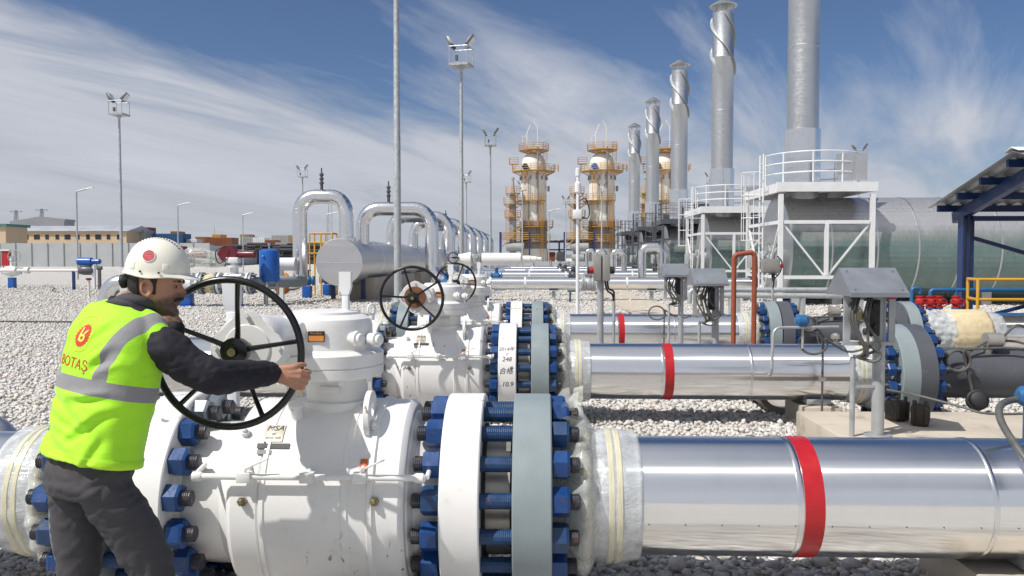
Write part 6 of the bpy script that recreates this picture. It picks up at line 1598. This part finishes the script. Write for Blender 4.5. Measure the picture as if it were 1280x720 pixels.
for s in (-1, 1):
    for k in range(15):
        t = -.55 + 1.3 * k / 14; e = PI / 2 - t; q = V((math.cos(e) * .1185, s * .022, math.sin(e) * .129 + .001)); b.box(HH @ q, (.0045, .003, .004), (HH.to_3x3() @ Matrix.Rotation(t, 3, 'Y')))
sub('vent_slot', b, M['rubber'], hel_o)
def on_helmet(t, e, off=.0015): 
    p = hel(t, e); d = .004; n_ = (hel(t, e + d) - hel(t, e - d)).cross(hel(t + d, e) - hel(t - d, e)).normalized()
    if n_.dot(p) < 0: n_ = -n_
    return p + n_ * off, n_
p, n_ = on_helmet(-1.62, .50); b = MB(); b.lathe([(-.004, .0235), (.0, .0235)], HH @ p, HH.to_3x3() @ n_, n=28); sub('white_sticker', b, M['white2'], hel_o)
b = MB(); b.lathe([(.0, .0205), (.0012, .0205)], HH @ p, HH.to_3x3() @ n_, n=28); sub('red_sticker', b, M['badge'], hel_o)
b = MB()
for z, w in ((.006, .018), (0, .024), (-.006, .020)):
    q = HH @ (p + n_ * .0013 + V((0, 0, z))); b.box(q, (w * HS, .0008, .0018), HH.to_3x3())
sub('sticker_text', b, mat('pale_print', (.62, .40, .38), .5), hel_o)
for t in (-2.15, -1.05):
    p, n_ = on_helmet(t, .16, -.004); b = MB(); b.box(HH @ p, (.024, .012, .030), HH.to_3x3() @ n_.to_track_quat('Y', 'Z').to_matrix(), .004); sub('side_slot', b, M['helmet'], hel_o)
for t in (-1.80, -1.25):
    p, n_ = on_helmet(t, .0, .004); b = MB(); b.cyl(HH @ p, HH @ (p + n_ * .004), .004, n=10); sub('rivet', b, M['rubber'], hel_o)
b = MB(); q = HH @ V((-.110, 0, -.045)); ax = HH.to_3x3() @ V((-1, 0, -.2)); b.lathe([(0, .022), (.006, .026), (.018, .026), (.022, .020)], q, ax, n=22); b.tube([HH @ V(p) for p in ((-.106, -.012, -.008), (-.108, -.008, -.03), (-.110, 0, -.045))], .010, 8); b.tube(spline([HH @ V(p) for p in ((-.098, -.045, -.03), (-.110, -.015, -.043), (-.110, .015, -.043), (-.098, .045, -.03))], 5), .008, 8); sub('ratchet_knob', b, M['rubber'], hel_o)
# jacket with sleeves
jb = MB()
loft(jb, [(T(0, v, w), Ud, Fd, a, b_) for w, a, b_, v in ((.02, .165, .115, 0), (.2, .165, .112, 0), (.36, .18, .115, 0), (.46, .18, .105, .01), (.52, .15, .09, .01), (.565, .09, .075, .015), (.58, .075, .07, .015))], 36)
cuR = wrR + (elR - wrR).normalized() * .012; cuL = wrL + (elL - wrL).normalized() * .012
def sleeve(sh, el, cu, inn):
    mid = (sh + el) / 2 + V((0, 0, -.012)); fm = el.lerp(cu, .45); d = (cu - el).normalized()
    chain(jb, [inn, sh, mid, el, fm, el.lerp(cu, .84), cu], [.062, .072, .070, .065, .058, .050, .040], 26)
    jb.cyl(cu - d * .045, cu + d * .006, .044, .042, n=22)
sleeve(sR, elR, cuR, T(.10, .03, .47)); sleeve(sL, elL, cuL, T(-.10, .03, .47))
jm = fuse(jb, .0065, 4, 'jacket')
def folds(c, n_):
    q = c * 11; r_ = noise.noise(V((q.x * 1.1, q.y * .8, q.z * 1.6))); r2 = abs(noise.noise(V((c.x * 26 + 4, c.y * 18, c.z * 34)))); return .007 * r_ - .007 * (.25 - r2)
ruffle(jm, folds); child('jacket', jm, M['jacketcloth'])
# collar
cb_ = MB(); n = 40; vs = []; fs = []
nk = (HM @ V((-.018, 0, .06)) - T(0, .015, .55)).normalized()
for j, (h_, a, b_) in enumerate(((.545, .078, .078), (.575, .072, .074), (.60, .066, .071), (.612, .065, .070), (.605, .070, .075), (.575, .079, .082))):
    for k in range(n):
        t = 2 * PI * k / n; back = -math.sin(t); c = T(0, .012, .55) + nk * (h_ - .55) * (.95 + .10 * back) ; vs.append(c + Ud * (math.cos(t) * a) + Fd * (math.sin(t) * b_) + Wd * (.012 * back))
for j in range(5):
    for k in range(n): l = (k + 1) % n; fs.append((j * n + k, j * n + l, (j + 1) * n + l, (j + 1) * n + k))
cb_.add(vs, fs); co = sub('collar', cb_, M['collarcloth'], ang=180)
sol = co.modifiers.new('thick', 'SOLIDIFY'); sol.thickness = .005
# trousers and shoes
tb = MB()
loft(tb, [(T(0, v, w), Ud, Fd, a, b_) for w, a, b_, v in ((.10, .160, .110, 0), (.05, .166, .113, 0), (-.02, .175, .118, 0), (-.09, .178, .122, -.005), (-.13, .15, .105, -.005))], 36)
for s, h_, k_, a_ in ((1, hipR, knR, anR), (-1, hipL, knL, anL)):
    chain(tb, [h_ + V((0, 0, .03)), h_ + V((0, 0, -.06)), (h_ + k_) / 2 + Fd * .006, k_, (k_ + a_) / 2 - Fd * .015, a_ + V((0, 0, .03)), a_ - V((0, 0, .03))], [.080, .092, .088, .072, .072, .070, .070], 26)
tm = fuse(tb, .008, 4, 'trousers')
def tfolds(c, n_):
    r_ = noise.noise(V((c.x * 9, c.y * 9, c.z * 15))); r2 = abs(noise.noise(V((c.x * 13 + c.z * 9, c.y * 13, c.z * 24 - c.x * 14)))); k = 1.5 if .40 < c.z < .62 or c.z > .80 else 1.0; return k * (.004 * r_ - .008 * (.22 - r2))
ruffle(tm, tfolds); child('trousers', tm, M['trouser'])
for a_ in (anR, anL):
    sb = MB(); f0 = V((Fd.x, Fd.y, 0)).normalized(); r0 = V((f0.y, -f0.x, 0))
    loft(sb, [(V((a_.x, a_.y, z)) + f0 * c, r0, f0, a, b_) for z, c, a, b_ in ((.0, .05, .050, .140), (.02, .05, .050, .140), (.045, .045, .050, .130), (.075, .015, .047, .090), (.11, -.01, .044, .060), (.15, -.015, .043, .052))], 28); sub('shoe', sb, M['shoe'])
# vest: shaped in the frame of the trunk so that its stripes follow it
FRM = Matrix(((Ud.x, Fd.x, Wd.x, P0.x), (Ud.y, Fd.y, Wd.y, P0.y), (Ud.z, Fd.z, Wd.z, P0.z), (0, 0, 0, 1)))
vb = MB(); I3 = (V((1, 0, 0)), V((0, 1, 0)))
loft(vb, [(V((du, v, w)), I3[0], I3[1], a, b_) for w, a, b_, v, du in ((.005, .190, .142, -.004, 0), (.03, .188, .139, -.002, 0), (.09, .186, .134, 0, 0), (.18, .190, .136, -.004, .002), (.28, .197, .138, -.008, .003), (.36, .198, .138, -.012, .003), (.43, .190, .132, -.012, -.004), (.48, .182, .122, -.004, -.012), (.52, .170, .105, .004, -.022), (.548, .140, .090, .010, -.026), (.562, .10, .076, .014, -.02))], 56, 2.3)
chain(vb, [V((.06, .012, .515)), V((.115, .022, .498)), V((.165, .03, .462))], [.055, .058, .054], 20); chain(vb, [V((-.07, .012, .520)), V((-.14, .022, .512)), V((-.195, .03, .490))], [.055, .060, .058], 20)
vm = fuse(vb, .0062, 5, 'vest')
CREASE = [((-.16, .215), (.02, .150), .013, .016), ((-.13, .165), (.08, .105), .011, .015), ((.16, .235), (-.02, .190), .012, .014), ((.17, .19), (.03, .065), .012, .016), ((-.17, .10), (-.03, .03), .010, .015),
          ((.02, .20), (.10, .135), -.010, .013), ((-.06, .085), (.10, .03), -.009, .016), ((.15, .10), (.12, -.02), .008, .013), ((-.10, .01), (-.12, -.06), .008, .015), ((.03, .0), (.02, -.06), .007, .014),
          ((.15, .40), (.07, .33), .009, .013), ((.16, .36), (.09, .30), -.007, .012), ((-.12, .50), (-.05, .40), .006, .016), ((.10, .49), (.05, .42), .006, .015), ((-.17, .32), (-.08, .29), .007, .012)]
def vfolds(c, n_):
    a = noise.noise(V((c.x * 5, c.y * 5, c.z * 7))); d_ = .0045 * a + .0016 * noise.noise(V((c.x * 22, c.y * 22, c.z * 22)))
    for (u0, w0), (u1, w1), dep, wid in CREASE:
        ex, ez = u1 - u0, w1 - w0; L2 = ex * ex + ez * ez; wob_ = .012 * noise.noise(V((c.x * 15, c.z * 15, dep * 500)))
        t = ((c.x - u0) * ex + (c.z - w0) * ez) / L2
        if -.15 < t < 1.15:
            dist = ((c.x - u0) * ez - (c.z - w0) * ex) / math.sqrt(L2) + wob_; fade = math.sin(PI * min(1, max(0, (t + .15) / 1.3))) * (1 if n_.y < 0 else .4)
            s_ = dist / wid; d_ += fade * dep * (-math.exp(-s_ * s_) + .75 * math.exp(-(s_ - 1.7) ** 2))
    if c.z < .03: d_ += .004
    return d_
ruffle(vm, vfolds)
vest = child('vest', vm, M['vest'], local=False); vest.matrix_basis = Matrix.Translation(-ROOT) @ FRM
# print on the back of the vest, laid on the cloth
vest_bvh = BVHTree.FromPolygons([v.co.copy() for v in vm.vertices], [list(p.vertices) for p in vm.polygons])
def lay(me_, u0, w0, off, rot=0.0):
    ca, sa = math.cos(rot), math.sin(rot)
    bm = bmesh.new(); bm.from_mesh(me_)
    for _ in range(3):
        long_ = [e for e in bm.edges if e.calc_length() > .007]
        if long_: bmesh.ops.subdivide_edges(bm, edges=long_, cuts=1)
    bmesh.ops.triangulate(bm, faces=bm.faces)
    for v in bm.verts:
        x, y = v.co.x * ca - v.co.y * sa, v.co.x * sa + v.co.y * ca
        hit = vest_bvh.ray_cast(V((u0 + x, -.5, w0 + y)), V((0, 1, 0)))
        v.co = V((u0 + x, (hit[0].y if hit[0] else -.13) - off, w0 + y))
    bm.to_mesh(me_); bm.free(); return me_
def flat(name, outline, m, hole=None):
    bm = bmesh.new(); vs_ = [bm.verts.new((x, y, 0)) for x, y in outline]
    if hole:
        hs = [bm.verts.new((x, y, 0)) for x, y in hole]; k = len(outline)
        for i in range(k): bm.faces.new((vs_[i], vs_[(i + 1) % k], hs[(i + 1) % k], hs[i]))
    else:
        c = bm.verts.new((sum(p[0] for p in outline) / len(outline), sum(p[1] for p in outline) / len(outline), 0))
        for i in range(len(vs_)): bm.faces.new((c, vs_[i], vs_[(i + 1) % len(vs_)]))
    me_ = bpy.data.meshes.new(name); bm.to_mesh(me_); bm.free(); me_.materials.append(m); return me_
EU, EW = -.004, .432
def put(me_, name, par=vest):
    o = bpy.data.objects.new(name, me_); COL.objects.link(o); o.parent = par; return o
gear = [((.041 if i % 2 else .033) * math.cos(2 * PI * (i + (.35 if i % 2 else 0)) / 44), (.044 if i % 2 else .036) * math.sin(2 * PI * (i + (.35 if i % 2 else 0)) / 44)) for i in range(44)]
em = put(lay(flat('emblem', gear, M['vestprint']), EU, EW, .0018), 'emblem')
sh_ = [(-.042, .062), (-.02, .070), (.0, .072), (.02, .070), (.042, .062), (.060, .052), (.050, .0), (.036, -.048), (.012, -.060), (-.012, -.060), (-.036, -.050), (-.046, -.0), (-.056, .044)]
put(lay(flat('shield_outline', sh_, M['vestline'], [(x * .965, y * .965) for x, y in sh_]), EU, EW + .002, .0016), 'shield_outline')
for i, ol in enumerate(([(-.016, .026), (-.007, .030), (-.007, -.020), (-.016, -.020)],)):
    put(lay(flat('emblem_mark', ol, M['printgap']), EU, EW, .0032), 'emblem_mark', em)
rg = [(.017 * math.cos(2 * PI * k / 24) + .003, .014 * math.sin(2 * PI * k / 24) - .009) for k in range(24)]
put(lay(flat('emblem_mark', rg, M['printgap'], [(.003 + (x - .003) * .45, -.009 + (y + .009) * .45) for x, y in rg]), EU, EW, .0032), 'emblem_mark', em)
put(lay(flat('emblem_mark', [(.004, .006), (.010, .018), (.022, .024), (.018, .012), (.010, .004)], M['printgap']), EU, EW, .0032), 'emblem_mark', em)
tm_ = text_mesh('BOTAŞ', .052, 'vest_lettering', M['vestprint'])
for v in tm_.vertices: v.co.x *= .92
put(lay(tm_, EU - .008, EW - .098, .0016, R(-3)), 'vest_lettering')
